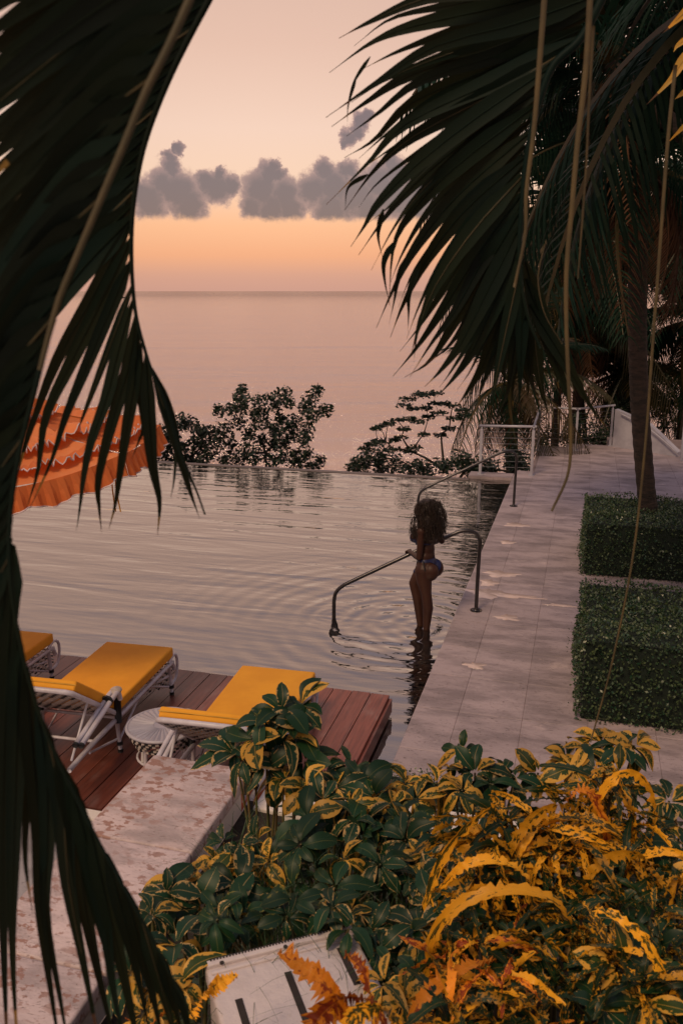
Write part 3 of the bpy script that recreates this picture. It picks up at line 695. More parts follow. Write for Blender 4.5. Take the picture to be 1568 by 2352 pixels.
# ---- the woman on the pool steps
def woman():
    root = empty('person', (-1.72, 9.9, -.16), 0, 'woman with big curly dark hair in a blue bikini standing at the pool rail', 'person')
    O = root.location; sh = MB()
    def W(px, py, D): return PH(px, py, D)
    fwd = V((-.985, .17, 0)).normalized(); lat = V((fwd.y*-1, fwd.x, 0))*-1      # lat: to her right
    def cap(a, b, ra, rb, k=14, n=10, flat=None):
        pts = [a.lerp(b, i/n) for i in range(n+1)]; rad = [ra+(rb-ra)*i/n for i in range(n+1)]
        sh.tube(pts, rad, k); sh.ellipsoid(a, (ra,)*3, None, 14, 8); sh.ellipsoid(b, (rb,)*3, None, 14, 8)
    B = Matrix((( fwd.x, lat.x, 0), (fwd.y, lat.y, 0), (0, 0, 1)))               # local (forward, right, up)
    def ell(c, r, tilt=0): sh.ellipsoid(c, r, B @ Matrix.Rotation(R(tilt), 3, 'Y'), 20, 12)
    pelvis = W(979, 1293, 10.05); waist = W(981, 1262, 10.07); chest = W(972, 1236, 10.10); neck = W(975, 1209, 10.10); head = W(974, 1177, 10.10)
    shL = W(967, 1221, 9.93); shR = W(990, 1217, 10.24)
    ell(pelvis+V((0, 0, -.01)), (.112, .165, .130), 8); ell(waist, (.085, .122, .13)); ell(chest+V((0, 0, .02)), (.098, .145, .15), -6)
    ell(pelvis.lerp(waist, .55), (.088, .138, .10)); ell((shL+shR)/2+V((0, 0, -.02)), (.065, .165, .055))
    hipL, hipR = pelvis-lat*.088+V((0, 0, -.05)), pelvis+lat*.088+V((0, 0, -.05))
    for hp in (hipL, hipR): ell(hp-fwd*.085+V((0, 0, -.025)), (.100, .092, .112))
    for s in (-1, 1): ell(chest+fwd*.088+lat*.065*s+V((0, 0, .015)), (.058, .058, .060))
    cap(chest+V((0, 0, .10)), neck, .05, .046); cap(neck, head-V((0, 0, .06)), .046, .048)
    ell(head+V((0, 0, .01)), (.095, .074, .115)); ell(head+fwd*.05-V((0, 0, .065)), (.05, .045, .05)); ell(head+fwd*.103-V((0, 0, .02)), (.018, .014, .028))
    for s in (-1, 1): ell(head+lat*.074*s-V((0, 0, .01)), (.018, .008, .03))
    # legs: near (left) leg straight, far (right) leg bent with the knee forward
    kL, aL = W(979, 1365, 9.93), W(978, 1447, 9.95); kR, aR = W(950, 1339, 10.12), W(966, 1444, 10.08)
    for hp, kn, an, f in ((hipL, kL, aL, -1), (hipR, kR, aR, 1)):
        an = V((an.x, an.y, -.07)); cap(hp+V((0, 0, -.02)), hp.lerp(kn, .5)+fwd*.012, .112, .093); cap(hp.lerp(kn, .5)+fwd*.012, kn, .093, .062)
        cf = kn.lerp(an, .32)-fwd*.022; cap(kn, cf, .062, .064); cap(cf, an, .064, .036); cap(kn, an, .046, .032)
        toe = an+fwd*.15+V((0, 0, -.06)); cap(an+V((0, 0, -.02)), an-fwd*.02+V((0, 0, -.06)), .033, .030); cap(an+V((0, 0, -.045)), toe-fwd*.04, .033, .026)
        for t in range(5): cap(toe-fwd*.045+lat*(.018*(t-2)), toe+fwd*(.012-.005*abs(t-1))+lat*(.019*(t-2))-V((0, 0, .008)), .013, .009, 8, 3)
    # left arm forward to the rail, right arm bent beside her with the hand on the rail too
    def rail(x): return V((x, 10.42-.25*(-1.5-x)*.9, 0))
    gL, gR = V((-1.975, 10.245, .835)), V((-1.60, 10.36, 1.015))
    eL, eR = W(962, 1281, 9.92), W(1014, 1243, 10.26)
    for s0, e, g, ax in ((shL, eL, gL, 1), (shR, eR, gR, -1)):
        ell(s0, (.052, .052, .055)); cap(s0, e, .045, .036); d = (g-e).normalized(); wr = g-d*.075+V((0, 0, .02)); cap(e, e.lerp(wr, .35), .036, .035); cap(e.lerp(wr, .35), wr, .035, .024)
        cap(wr, g+V((0, 0, .024)), .024, .022, 10, 4)
        rd = V((-.897, -.197, -.40)).normalized()
        for k in range(4):
            r0 = g+rd*(.020*(k-1.5))+V((0, 0, .028)); f1 = r0+d*.034; f2 = f1+V((0, 0, -.034))+d*.006; f3 = f2-d*.022+V((0, 0, -.014))
            cap(r0, f1, .0095, .009, 8, 3); cap(f1, f2, .009, .0085, 8, 3); cap(f2, f3, .0085, .007, 8, 3)
        t0 = wr.lerp(g, .5); t1 = g-rd*.036*ax-d*.010+V((0, 0, .012)); t2 = g-rd*.040*ax+V((0, 0, -.022))+d*.004
        cap(t0, t1, .012, .0105, 8, 3); cap(t1, t2, .0105, .008, 8, 3)
    me = sh.mesh('person_body', m_skin)
    tmp = bpy.data.objects.new('tmp', me); col.objects.link(tmp)
    r = tmp.modifiers.new('r', 'REMESH'); r.mode = 'VOXEL'; r.voxel_size = .0072
    q = tmp.modifiers.new('s', 'SMOOTH'); q.iterations = 5; q.factor = .5
    dg = bpy.context.evaluated_depsgraph_get(); body = bpy.data.meshes.new_from_object(tmp.evaluated_get(dg)); bpy.data.objects.remove(tmp)
    body.name = 'body'; body.materials.clear(); body.materials.append(m_skin)
    body.polygons.foreach_set('use_smooth', [True]*len(body.polygons)); body.transform(Matrix.Translation(-O))
    link('body', body, root)
    # swimwear: shells lifted off the body surface
    def shell(name, test):
        vn = [v.normal.copy() for v in body.vertices]; b = MB(); idx = {}
        for p in body.polygons:
            c = p.center+O
            if not test(c): continue
            f = []
            for vi in p.vertices:
                if vi not in idx: idx[vi] = len(b.v); b.v.append(body.vertices[vi].co+vn[vi]*.0045)
                f.append(idx[vi])
            b.f.append(tuple(f)); b.mi.append(0)
        if b.f: b.build(name, m_swim, root, True)
    wz = waist.z
    def bottom(c):
        d = c-pelvis; l_, f_, z_ = d.dot(lat), d.dot(fwd), d.z
        if abs(l_) > .2 or abs(f_) > .22: return False
        if .045 < z_ < .075+.0*abs(l_): return True
        if f_ < 0: return -.17 < z_ <= .05 and abs(l_) < .012+.088*max(0, (z_+.10)/.15)
        return -.14 < z_ <= .05 and abs(l_) < .02+.10*max(0, (z_+.12)/.17)
    def top(c):
        d = c-chest; l_, f_, z_ = d.dot(lat), d.dot(fwd), d.z
        if abs(l_) > .16 or abs(f_) > .18: return False
        if -.055 < z_ < -.035: return True
        return f_ > .04 and -.06 < z_ < .075 and (abs(abs(l_)-.065) < .062*(1-max(0, z_)/.09))
    shell('bikini_bottom', bottom); shell('bikini_top', top)
    k = pelvis-fwd*.02-lat*.155+V((0, 0, .06))-O; b = MB()
    b.tube(catmull([k, k-lat*.03+V((0, 0, .01)), k-lat*.04-fwd*.02+V((0, 0, -.05)), k-lat*.035-fwd*.03+V((0, 0, -.10))], 8), .006, 6); b.build('side_tie', m_black, root, True)
    # hair: a dense core and about a thousand spiral curls
    hc = head-O; b = MB()
    back = -fwd
    b.ellipsoid(hc+back*.03+V((0, 0, .02)), (.145, .150, .150), B, 20, 12); b.ellipsoid(hc+back*.06+V((0, 0, -.11)), (.145, .185, .18), B, 20, 12); b.ellipsoid(hc+back*.085+V((0, 0, -.25)), (.095, .145, .13), B, 20, 12)
    hm = b.mesh('hair', m_hair, True)
    for v in hm.vertices: v.co += V((noise.noise(v.co*22), noise.noise(v.co*22+V((9, 0, 0))), noise.noise(v.co*22+V((0, 9, 0)))))*.022
    hair = link('hair', hm, root); b = MB(); rr = random.Random(5)
    for i in range(1300):
        a = rr.uniform(0, 2*math.pi); h = rr.random() if i < 1100 else rr.uniform(-.03, .12); u = V((math.cos(a), math.sin(a), 0))
        if u.dot(fwd) > .80 and h < .75: continue
        r0 = (.07+.10*rr.random()**.4)*(1 if i < 1100 else rr.random()**.5); z0 = .15-.42*h
        wd = math.sqrt(max(.03, 1-((z0+.10)/.32)**2)); p = hc+u*(r0*wd*1.26)+back*.05+V((0, 0, z0))
        ln = rr.uniform(.05, .12); o = (u*rr.uniform(.25, .8)+V((rr.uniform(-.25, .25), rr.uniform(-.25, .25), 0))); tw = rr.uniform(.006, .012); tu = rr.uniform(2, 3.5); ph = rr.uniform(0, 6.28)
        pts = []
        for k in range(11):
            t = k/10; q = p+o*(ln*.62*t*(1-.35*t))+V((0, 0, -ln*.85*t*t-.0*t)); s1 = V((-u.y, u.x, 0)); an = ph+tu*2*math.pi*t
            pts.append(q+s1*math.cos(an)*tw+(u*.6+V((0, 0, .6)))*math.sin(an)*tw)
        b.tube(pts, [.0032]*8+[.0026, .002, .001], 3, cap=False)
    tag(b.build('curls', m_hair, hair, True), kind='stuff')
woman()

# ================================================================== PLANTS
CAM = V((0, 0, CH))
def blade(pts, w, prof, fold=.25, twist=0, n=9, crinkle=0, hint=None, seed=0):
    """a folded leaf blade along 3D points: returns an MB with uv (across, along)"""
    P = catmull(pts, n); b = MB(); rows = []; uv = []; N = len(P)
    for i, p in enumerate(P):
        t = i/(N-1); T = (P[min(i+1, N-1)]-P[max(i-1, 0)]).normalized()
        h = (hint-p if hint is not None else V((0, 0, 1))).normalized()
        s = T.cross(h); s = s.normalized() if s.length > 1e-4 else T.orthogonal().normalized(); nn = s.cross(T)
        if twist: s = Matrix.Rotation(twist*(t-.3), 3, T) @ s; nn = s.cross(T)
        ww = w*prof(t)/2; c1 = c2 = 0
        if crinkle:
            c1 = crinkle*1.9*noise.noise(V((i*.83, seed*3.1, 0))); c2 = crinkle*1.9*noise.noise(V((i*.83, seed*3.1, 7)))
        rows.append([p-s*ww*(1+c1*.5)+nn*(fold*ww+c1*w*.4), p, p+s*ww*(1+c2*.5)+nn*(fold*ww+c2*w*.4)]); uv += [(0, t), (.5, t), (1, t)]
    b.quadstrip(rows); b.uvl = uv; return b
prof_leaflet = lambda t: min(1, .22+t*6)*(1 if t < .3 else max(.02, (1-(t-.3)/.7)**1.05))
prof_long = lambda t: min(1, .22+t*6)*(1 if t < .22 else max(.03, (1-(t-.22)/.78)**1.5+.10*(1-t)))
def near_frond(name, label, cat, rach, leaf, mat_l, group=None, rib_w=.012, ribmat=None, prof=None, nn=14, split=0):
    """rach: px polyline with level distance; leaf: list of (points[(px,py)], width px, base distance, tip distance)"""
    pts = [PH(x, y, d) for x, y, d in rach]; root = empty(name, pts[0], 0, label, cat, group); O = pts[0]
    b = MB(); c = catmull(pts, 60); b.tube([p-O for p in c], [rib_w*(1-.75*i/60) for i in range(61)], 8); 
    for q_ in range(len(b.mi)):
        if split and q_ > len(b.mi)*split: b.mi[q_] = 1
    b.build('rachis', [ribmat or m_rib, m_near], root, True)
    for k, (pp, w, d0, d1) in enumerate(leaf):
        m = len(pp)-1; q = []
        for i, (x, y) in enumerate(pp): q.append(PH(x, y, d0+(d1-d0)*(i/m)**1.4))
        wm = w/2000*((q[0]-CAM).length*.97)
        hint = CAM+V((U(-.25, .25), U(-.2, .2), U(-.2, .3)))*q[0].y
        b = blade([p-O for p in q], wm, prof or prof_leaflet, .22, U(-.25, .25), nn, 0, hint-O); me = b.mesh('leaflet', [mat_l, m_tip, m_band], True)
        nt = len(me.polygons)
        if k % 3 != 1 and w > 20:      # dried tip with a yellow band before it
            for j in range(nt):
                row = j//2
                if row >= nn-2+k % 2: me.polygons[j].material_index = 1
                elif row == nn-3+k % 2 and k % 2: me.polygons[j].material_index = 2
        lf = link('leaflet', me, root)
        mb = MB(); cc = catmull([p-O for p in q], 10); hh = (hint-q[0]).normalized()
        mb.tube([p+hh*.0015 for p in cc[:8]], [wm*.045*(1-i/9) for i in range(8)], 4); mb.build('midrib', mat_l if k % 6 else m_rib, lf, True)
    return root
# left, farther frond: its rachis is the long curved right edge
r1 = [(700, -330), (600, -190), (510, -60), (480, 0), (440, 75), (398, 160), (360, 250), (330, 340), (312, 430), (303, 520), (303, 620), (312, 720), (332, 800), (352, 860), (380, 925), (415, 1044), (450, 1124), (471, 1182)]
L = []
for i in range(-8, 19):
    y = -60+31*i; x = 0
    for a, b_ in zip(r1, r1[1:]):
        if a[1] <= y <= b_[1]: x = a[0]+(b_[0]-a[0])*(y-a[1])/(b_[1]-a[1])
    s = .62+.030*i; ln = 780-9*i+U(-30, 30); a = math.atan(s*1.05)
    L.append(([(x, y), (x-ln*.3*math.cos(a*.92), y+ln*.3*math.sin(a*.92)), (x-ln*.65*math.cos(a), y+ln*.65*math.sin(a)), (x-ln*.97*math.cos(a*1.03), y+ln*.97*math.sin(a*1.03))], 56, 1.35, 1.42+.01*(i % 3)))
for pp, w in (([(303, 505), (215, 680), (130, 830), (70, 990), (40, 1095)], 54), ([(303, 545), (245, 670), (160, 840), (105, 960), (88, 1080), (62, 1167)], 54),
              ([(300, 600), (262, 690), (195, 850), (150, 960), (118, 1060), (66, 1175)], 46), ([(304, 655), (262, 770), (217, 889), (190, 960), (182, 982)], 30),
              ([(306, 690), (273, 804), (246, 914), (210, 1014), (193, 1094), (185, 1160), (176, 1220)], 46), ([(312, 725), (295, 844), (252, 989), (226, 1104), (228, 1164), (234, 1225)], 46),
              ([(318, 758), (308, 884), (290, 994), (275, 1094), (265, 1160), (250, 1217)], 44), ([(324, 788), (318, 874), (330, 975), (320, 1010), (303, 1055)], 30),
              ([(336, 815), (343, 964), (352, 1074), (367, 1154), (362, 1231)], 52), ([(350, 855), (380, 944), (404, 999), (401, 1094), (392, 1146)], 26),
              ([(354, 862), (398, 1000), (432, 1115), (459, 1192)], 40), ([(350, 845), (392, 940), (416, 1044), (450, 1124), (471, 1180)], 22)):
    L.append((pp, w*.66, 1.35, 1.38+U(0, .12)))
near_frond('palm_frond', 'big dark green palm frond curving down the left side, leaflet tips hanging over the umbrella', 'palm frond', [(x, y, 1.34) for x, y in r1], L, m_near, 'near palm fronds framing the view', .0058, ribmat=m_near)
# left, nearest frond: pale rachis, leaflets hanging at the lower left
r2 = [(760, -640), (560, -260), (462, -60), (435, 0), (390, 100), (335, 210), (290, 320), (250, 415), (210, 510), (172, 600), (135, 690), (105, 800), (80, 900), (50, 1020), (28, 1150), (22, 1290), (38, 1430), (75, 1590), (130, 1740), (200, 1880), (275, 2020), (352, 2160), (440, 2330), (490, 2420)]
L = []
def on(rc, y):
    for a, b_ in zip(rc, rc[1:]):
        if a[1] <= y <= b_[1]: return a[0]+(b_[0]-a[0])*(y-a[1])/(b_[1]-a[1])
for i in range(-13, 30):
    y = -55+46*i if i > -1 else -55+44*i; x = on(r2, y); a = .62+.021*max(i, -6); ln = (640 if i > -1 else 860)-4*i+U(-40, 40)
    L.append(([(x, y), (x-ln*.3*math.cos(a*.9), y+ln*.3*math.sin(a*.9)), (x-ln*.65*math.cos(a), y+ln*.65*math.sin(a)), (x-ln*math.cos(a*1.08), y+ln*math.sin(a*1.08))], 74 if y < 760 else 58, .92, 1.0+U(-.03, .05)))
for pp, w in (([(28, 1250), (2, 1450), (-15, 1750), (-30, 2100)], 90), ([(28, 1360), (14, 1600), (6, 1900), (10, 2200), (20, 2480)], 66), ([(40, 1440), (40, 1650), (32, 1950), (30, 2200), (46, 2480)], 60),
              ([(60, 1530), (72, 1700), (92, 1900), (92, 2080), (118, 2280), (150, 2480)], 62), ([(85, 1620), (108, 1780), (110, 1950), (106, 2100), (140, 2300), (170, 2480)], 50), ([(112, 1700), (145, 1850), (158, 2030), (196, 2230), (240, 2460)], 62),
              ([(130, 1740), (172, 1880), (196, 2080), (232, 2260), (280, 2460)], 62), ([(165, 1812), (205, 1960), (240, 2120), (262, 2280), (300, 2460)], 56), ([(205, 1890), (238, 2040), (276, 2200), (310, 2360), (330, 2460)], 50),
              ([(245, 1960), (285, 2110), (316, 2240), (350, 2400)], 46), ([(285, 2035), (320, 2160), (352, 2290), (385, 2440)], 44), ([(325, 2110), (360, 2230), (392, 2340), (420, 2450)], 40), ([(365, 2185), (395, 2290), (425, 2400)], 34),
              ([(400, 2250), (425, 2330), (450, 2430)], 30), ([(50, 1480), (45, 1600), (66, 1760), (58, 1960), (76, 2100)], 46), ([(95, 1650), (126, 1790), (134, 1850)], 42), ([(150, 1780), (190, 1910), (215, 2060), (250, 2200), (276, 2340)], 52)):
    L.append((pp, w*.78, .92, .98+U(0, .05)))
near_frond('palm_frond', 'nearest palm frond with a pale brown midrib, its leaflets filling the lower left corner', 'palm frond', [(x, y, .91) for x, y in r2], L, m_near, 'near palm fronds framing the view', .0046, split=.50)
# right frond drooping over the water
r3 = [(1430, -70), (1400, -40), (1335, 85), (1270, 150), (1235, 240), (1210, 356), (1200, 443), (1192, 560), (1196, 650), (1215, 740), (1240, 800)]
RL = [[(1420, -65), (1150, -30), (980, -5), (850, 50), (778, 88)], [(1410, -50), (1150, 15), (950, 60), (850, 100), (756, 167)], [(1390, -20), (1200, 50), (1000, 105), (850, 200), (748, 270)],
      [(1380, 0), (1160, 100), (950, 168), (840, 235), (761, 291)], [(1350, 60), (1150, 148), (950, 232), (860, 320), (791, 362)], [(1335, 85), (1140, 185), (932, 285), (845, 375), (749, 470)],
      [(1310, 110), (1120, 222), (950, 312), (860, 390), (791, 483)], [(1270, 150), (1100, 265), (960, 375), (870, 465), (836, 520), (805, 567)], [(1250, 200), (1080, 315), (950, 425), (880, 505), (823, 586)],
      [(1234, 238), (1060, 370), (960, 470), (905, 560), (893, 700)], [(1222, 300), (1060, 440), (960, 560), (905, 660), (864, 753)], [(1210, 356), (1070, 480), (980, 595), (925, 700), (896, 775)],
      [(1204, 400), (1090, 525), (1000, 655), (962, 750), (942, 820)], [(1200, 443), (1100, 580), (1020, 705), (955, 800), (902, 864)], [(1197, 480), (1110, 625), (1040, 745), (985, 830), (929, 866)],
      [(1193, 520), (1120, 665), (1060, 785), (1012, 850), (975, 888)], [(1191, 560), (1138, 690), (1085, 805), (1040, 870), (1002, 912)], [(1190, 590), (1150, 725), (1110, 835), (1072, 900), (1045, 938)],
      [(1192, 620), (1160, 765), (1135, 885), (1120, 962)], [(1195, 650), (1180, 800), (1165, 900), (1139, 958)], [(1200, 680), (1195, 830), (1190, 962)], [(1210, 720), (1215, 850), (1237, 926)]]
L = [(p, 44 if len(p) > 4 else 32, 1.95, 2.05+U(-.1, .25)) for p in RL]
def samp(p, t):
    m = len(p)-1; f = t*m; i = min(int(f), m-1); f -= i; return (p[i][0]+(p[i+1][0]-p[i][0])*f, p[i][1]+(p[i+1][1]-p[i][1])*f)
for a, c in zip(RL, RL[1:]):
    for f in (.5,):
        e = U(.80, 1.0); q = []
        for k in range(5):
            A_, B_ = samp(a, k/4*e), samp(c, k/4*e); q.append((A_[0]*(1-f)+B_[0]*f+U(-4, 4)*k, A_[1]*(1-f)+B_[1]*f+U(-4, 4)*k))
        L.append((q, U(20, 36), 1.98, 2.1+U(-.1, .3)))
for p, w in (([(905, 555), (882, 600), (884, 650), (897, 706)], 15), ([(932, 590), (914, 640), (905, 690), (893, 745)], 14), ([(965, 600), (940, 670), (938, 720), (936, 765)], 15), ([(880, 480), (868, 540), (880, 600)], 13),
             ([(850, 130), (812, 190), (795, 250)], 8), ([(818, 180), (800, 240), (797, 292)], 6), ([(845, 400), (800, 430), (792, 482)], 11), ([(980, 700), (958, 760), (950, 832)], 14),
             ([(1215, 700), (1290, 820), (1350, 925), (1396, 988)], 34), ([(1205, 600), (1250, 760), (1300, 900), (1312, 962)], 40), ([(1207, 640), (1262, 800), (1285, 905)], 36), ([(1225, 760), (1240, 880), (1262, 965)], 30)):
    L.append((p, w, 2.05, 2.15))
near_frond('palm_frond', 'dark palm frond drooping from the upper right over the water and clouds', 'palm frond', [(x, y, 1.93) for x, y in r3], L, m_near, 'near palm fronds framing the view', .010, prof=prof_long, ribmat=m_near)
# yellowed leaflets entering at the upper right corner
L = [([(1600, 0), (1568, 32), (1520, 77)], 22, 3, 3), ([(1610, 70), (1560, 100), (1545, 120)], 14, 3, 3), ([(1620, 90), (1568, 140), (1540, 182), (1484, 240)], 24, 3, 3), ([(1610, 190), (1570, 212), (1548, 228)], 16, 3, 3.1), ([(1615, 250), (1570, 290), (1530, 330)], 14, 3, 3.1)]
near_frond('palm_frond', 'yellowed palm leaflets reaching in at the upper right corner', 'palm frond', [(1640, -60, 3.0), (1620, 60, 3.0), (1615, 180, 3.0), (1618, 270, 3.0)], L, m_gold, 'near palm fronds framing the view', .012)
# long yellowed reins of the palm hanging in front
m_rein = mat('palm_rein', (.105, .075, .028), (.06, .045, .018), 10, .6)
def rein(pts, d, w, lab):
    q = [PH(x, y, d) for x, y in pts]; b = MB(); c = catmull(q, 50); b.tube([p-q[0] for p in c], [w*(1-.55*i/50) for i in range(51)], 6)
    tag(b.build('hanging_rein', m_rein, smooth=True, loc=q[0]), lab, 'hanging vine', 'thin yellowed reins hanging from the palms')
rein([(1252, -40), (1240, 120), (1225, 300), (1208, 440), (1205, 540), (1180, 660)], 1.75, .0062, 'pale hanging rein in front of the drooping frond, thick and ending among its leaflets')
rein([(1356, -40), (1345, 150), (1325, 330), (1312, 480), (1300, 620), (1300, 760), (1306, 900), (1310, 1000), (1303, 1090), (1266, 1174)], 1.8, .0066, 'long hanging rein that ends curled above the white patio between the handrail and hedge')
rein([(1362, 60), (1352, 230), (1345, 380), (1332, 560), (1326, 640)], 1.85, .0035, 'thin short rein close beside the long one, high in the palms')
rein([(1550, 150), (1532, 330), (1515, 560), (1497, 800), (1480, 1030), (1452, 1280), (1405, 1520), (1355, 1705)], 2.3, .0052, 'yellowed rein hanging in front of both clipped hedges down to the bushes')
rein([(1250, 560), (1235, 640), (1250, 720), (1290, 790)], 1.9, .0015, 'hair thin curved rein crossing the lower part of the drooping frond')

# ---- whole palms
def frond_mesh(L, up, droop, hang, pairs, wid, m, seed, sparse=0):
    r = random.Random(seed); b = MB(); pts = []
    for i in range(15):
        t = i/14; pts.append(V((L*(t-.16*droop*t*t), .06*L*math.sin(t*3+seed)*t, L*(up*t-droop*t*t))))
    b.tube(pts, [.020*(1-.85*i/14) for i in range(15)], 4, 1)
    for k in range(pairs):
        t = .13+.87*k/(pairs-1); f = t*14; i = min(int(f), 13); p = pts[i].lerp(pts[i+1], f-i); T = (pts[i+1]-pts[i]).normalized()
        for s in (-1, 1):
            if r.random() < sparse: continue
            l = L*.30*(math.sin(math.pi*(.10+.84*t)))**.7*r.uniform(.85, 1.1); dr = hang*r.uniform(.7, 1.3)
            d = (T*.55+V((0, s, 0))*.85+V((0, 0, .22-dr*.25))).normalized(); rows = []; sd = T*1.0
            for j in range(5):
                q = j/4; c = p+d*l*q*(1-.25*dr*q)+V((0, 0, -dr*l*.65*q*q)); w = wid*(.6+.4*min(1, q*3))*(1-q)**.55 if j < 4 else .001
                rows.append([c-sd*w*.5, c+sd*w*.5+V((0, 0, w*.25))])
            b.quadstrip(rows)
    return b.mesh('frond', [m, m_palm2 if m is m_palm else m])
FM = {}
for key, m in (('g', m_palm), ('o', m_palm2), ('d', m_dead)):
    FM[key] = [frond_mesh(1, .75, .62, .5, 46, .020, m, 1), frond_mesh(1, .45, .75, .8, 46, .020, m, 2), frond_mesh(1, .95, .55, .45, 46, .020, m, 3), frond_mesh(1, .12, .80, 1.1, 42, .019, m, 4, .12)]
pgrp = 'palm trees beyond the pool and patio'
def palm(base, crown, L, nf, label, seed, trunk_r=.15, keys='g', dead=6, el=(-25, 75), skew=None):
    r = random.Random(seed); base, crown = V(base), V(crown); root = empty('palm_tree', base, 0, label, 'palm tree', pgrp)
    h = crown-base; pts = [base*0+h*(i/12)+V((math.sin(i/12*math.pi)*.0144*h.length*(1 if seed % 2 else -1)*(-1.5 if seed == 1 else 1), 0, 0)) for i in range(13)]; b = MB(); P = catmull(pts, 60)
    b.tube(P, [trunk_r*(1.25-.35*min(1, i/10))*(1+.06*(i % 2)) for i in range(61)], 12); b.build('trunk', m_trunk, root, True)
    for k in range(nf+dead):
        dd = k >= nf; a = k*2.39996+r.uniform(-.3, .3); e = r.uniform(*el) if not dd else r.uniform(-80, -45)
        v = 3 if e < 0 or dd else (1 if e < 25 else (0 if e < 55 else 2))
        me = FM['d' if dd else r.choice(keys)][v]; s = L*r.uniform(.85, 1.1)*(.7 if dd else 1)
        link('frond', me, root, h, (r.uniform(-.3, .3), -R(e)*.55, a), (s, s, s))
    return root
palm(at(1510, 1168, .85)+V((0, 0, -.8)), PH(1470, 400, 13.0), 2.6, 34, 'tall palm rising out of the far clipped hedge, its dark trunk in full view', 1, .145, 'g', 10)
palm((6.2, 5.2, 0), PH(1790, -60, 7.2), 3.0, 27, 'palm overhead at the upper right whose long green fronds arch into the view', 2, .17, 'g', 0, (-50, 60))
def palm_at(px, py, D, L, nf, label, seed, r_, keys, dead, el=(-35, 75)):
    c = PH(px, py, D); palm((c.x+U(-.4, .4), c.y+.3, -5.0), c, L, nf, label, seed, r_, keys, dead, el)
palm_at(1172, 880, 22.3, 2.5, 26, 'shaggy palm with rusty drooping fronds behind the white cable railing', 3, .17, 'ggo', 14, (-40, 80))
palm_at(1590, 740, 27.5, 4.0, 32, 'palm at the right edge beyond the patio, behind the dark trunk', 4, .17, 'g', 6)
palm_at(1335, 700, 27.0, 3.9, 30, 'dark palm behind the drooping frond, above the white railing corner', 5, .17, 'ggo', 8)
palm_at(1430, 860, 28.0, 3.2, 26, 'rusty palm behind the sloping white parapet', 6, .15, 'oog', 12)
palm_at(1640, 520, 25.0, 3.6, 28, 'palm with open feathery fronds at the far right, seen against the pale sky', 8, .14, 'g', 3)
palm_at(1290, 470, 27.5, 4.4, 28, 'palm crown half hidden behind the drooping frond, high above the patio edge', 9, .14, 'g', 4)
palm((7.2, 9.5, 0), PH(1400, 150, 12.5), 2.7, 30, 'palm crown filling the top right behind the hanging reins', 10, .12, 'g', 3)

# ---- broadleaf trees and bushes made of leaf clusters along real branches
def leaf_cluster(b, c, rad, n, size, r, flat=1.0):
    for _ in range(n):
        d = V((r.gauss(0, 1), r.gauss(0, 1), r.gauss(0, flat))); d = d.normalized()*rad*r.random()**.45; d.z *= flat; p = c+d
        a = V((r.uniform(-1, 1), r.uniform(-1, 1), r.uniform(-.5, .5))).normalized(); o = a.orthogonal().normalized(); o = Matrix.Rotation(r.uniform(0, 6.28), 3, a) @ o
        s = size*r.uniform(.7, 1.25); b.quad(p-a*s*.5, p+o*s*.28, p+a*s*.5, p-o*s*.28)
def cluster_tree(name, label, cat, base, cl, crad, n, size, m, seed, group=None, flat=1.0, twig=.012, trunk=.06):
    r = random.Random(seed); base = V(base); root = empty(name, base, 0, label, cat, group); b = MB(); tb_ = MB()
    nodes_ = [(base, trunk)]
    for c in sorted(cl, key=lambda c: (c-base).length):
        bp, br = min(nodes_, key=lambda q: (q[0]-c).length+.35*max(0, q[0].z-c.z)+.15*(q[0]-base).length)
        k = max(twig, br*.72); m1 = bp.lerp(c, .5)+V((r.uniform(-.05, .05), r.uniform(-.05, .05), .06))*(c-bp).length
        tb_.tube([p-base for p in catmull([bp, m1, c], 5)], [br*.8+(k*.6-br*.8)*i/5 for i in range(6)], 5, cap=False); nodes_.append((c, k))
        leaf_cluster(b, c-base, crad*r.uniform(.75, 1.2), n, size, r, flat)
    tag(tb_.build('trunk', m_bark, root, True)); b.build('crown', m, root)
    return root
def near_c(l_, D, jit, seed):
    r = random.Random(seed); return [PH(x+r.uniform(-3, 3), y+r.uniform(-3, 3), D+r.uniform(-jit, jit)) for x, y in l_]
bg = 'bushes and trees on the slope beyond the pool'
T1 = [(558,892),(556,908),(552,922),(505,940),(531,943),(555,937),(591,925),(585,946),(609,949),(627,916),(654,907),(663,925),(633,934),(711,919),(730,901),(699,934),(747,940),(723,946),(708,961),(678,967),(645,961),(660,982),(705,988),(699,1009),(615,976),(585,973),(549,967),(640,1000),(655,1018),(672,1000),(628,1024),(570,997),(600,1009),(630,990),(609,1042),(681,1045),(705,1039),(675,1063),(699,1063),(732,1057),(720,1069),(585,1057),(630,1060),(645,1045),(575,1025),(560,1045)]
cluster_tree('broadleaf_tree', 'dark spreading tree with upright sprigs silhouetted against the sea in the middle', 'tree', PH(615, 1130, 23.5), near_c(T1, 23.5, .7, 1), .23, 105, .115, m_dark, 11, bg)
T2 = [(417,961),(417,976),(438,976),(459,991),(480,991),(444,1015),(420,1027),(495,1027),(441,1048),(478,1048),(513,982),(513,1054),(543,1057),(531,1027),(400,1000),(390,1030),(369,1033),(369,991),(385,1050),(408,1060),(430,1060),(460,1062),(460,1030),(500,1005),(520,1005),(378,1010),(355,1045),(340,1060),(395,1015),(470,1012)]
cluster_tree('broadleaf_tree', 'low dark bushy tree touching the orange umbrella on its right side', 'tree', PH(450, 1120, 22.5), near_c(T2, 22.5, .6, 2), .24, 105, .115, m_dark, 12, bg)
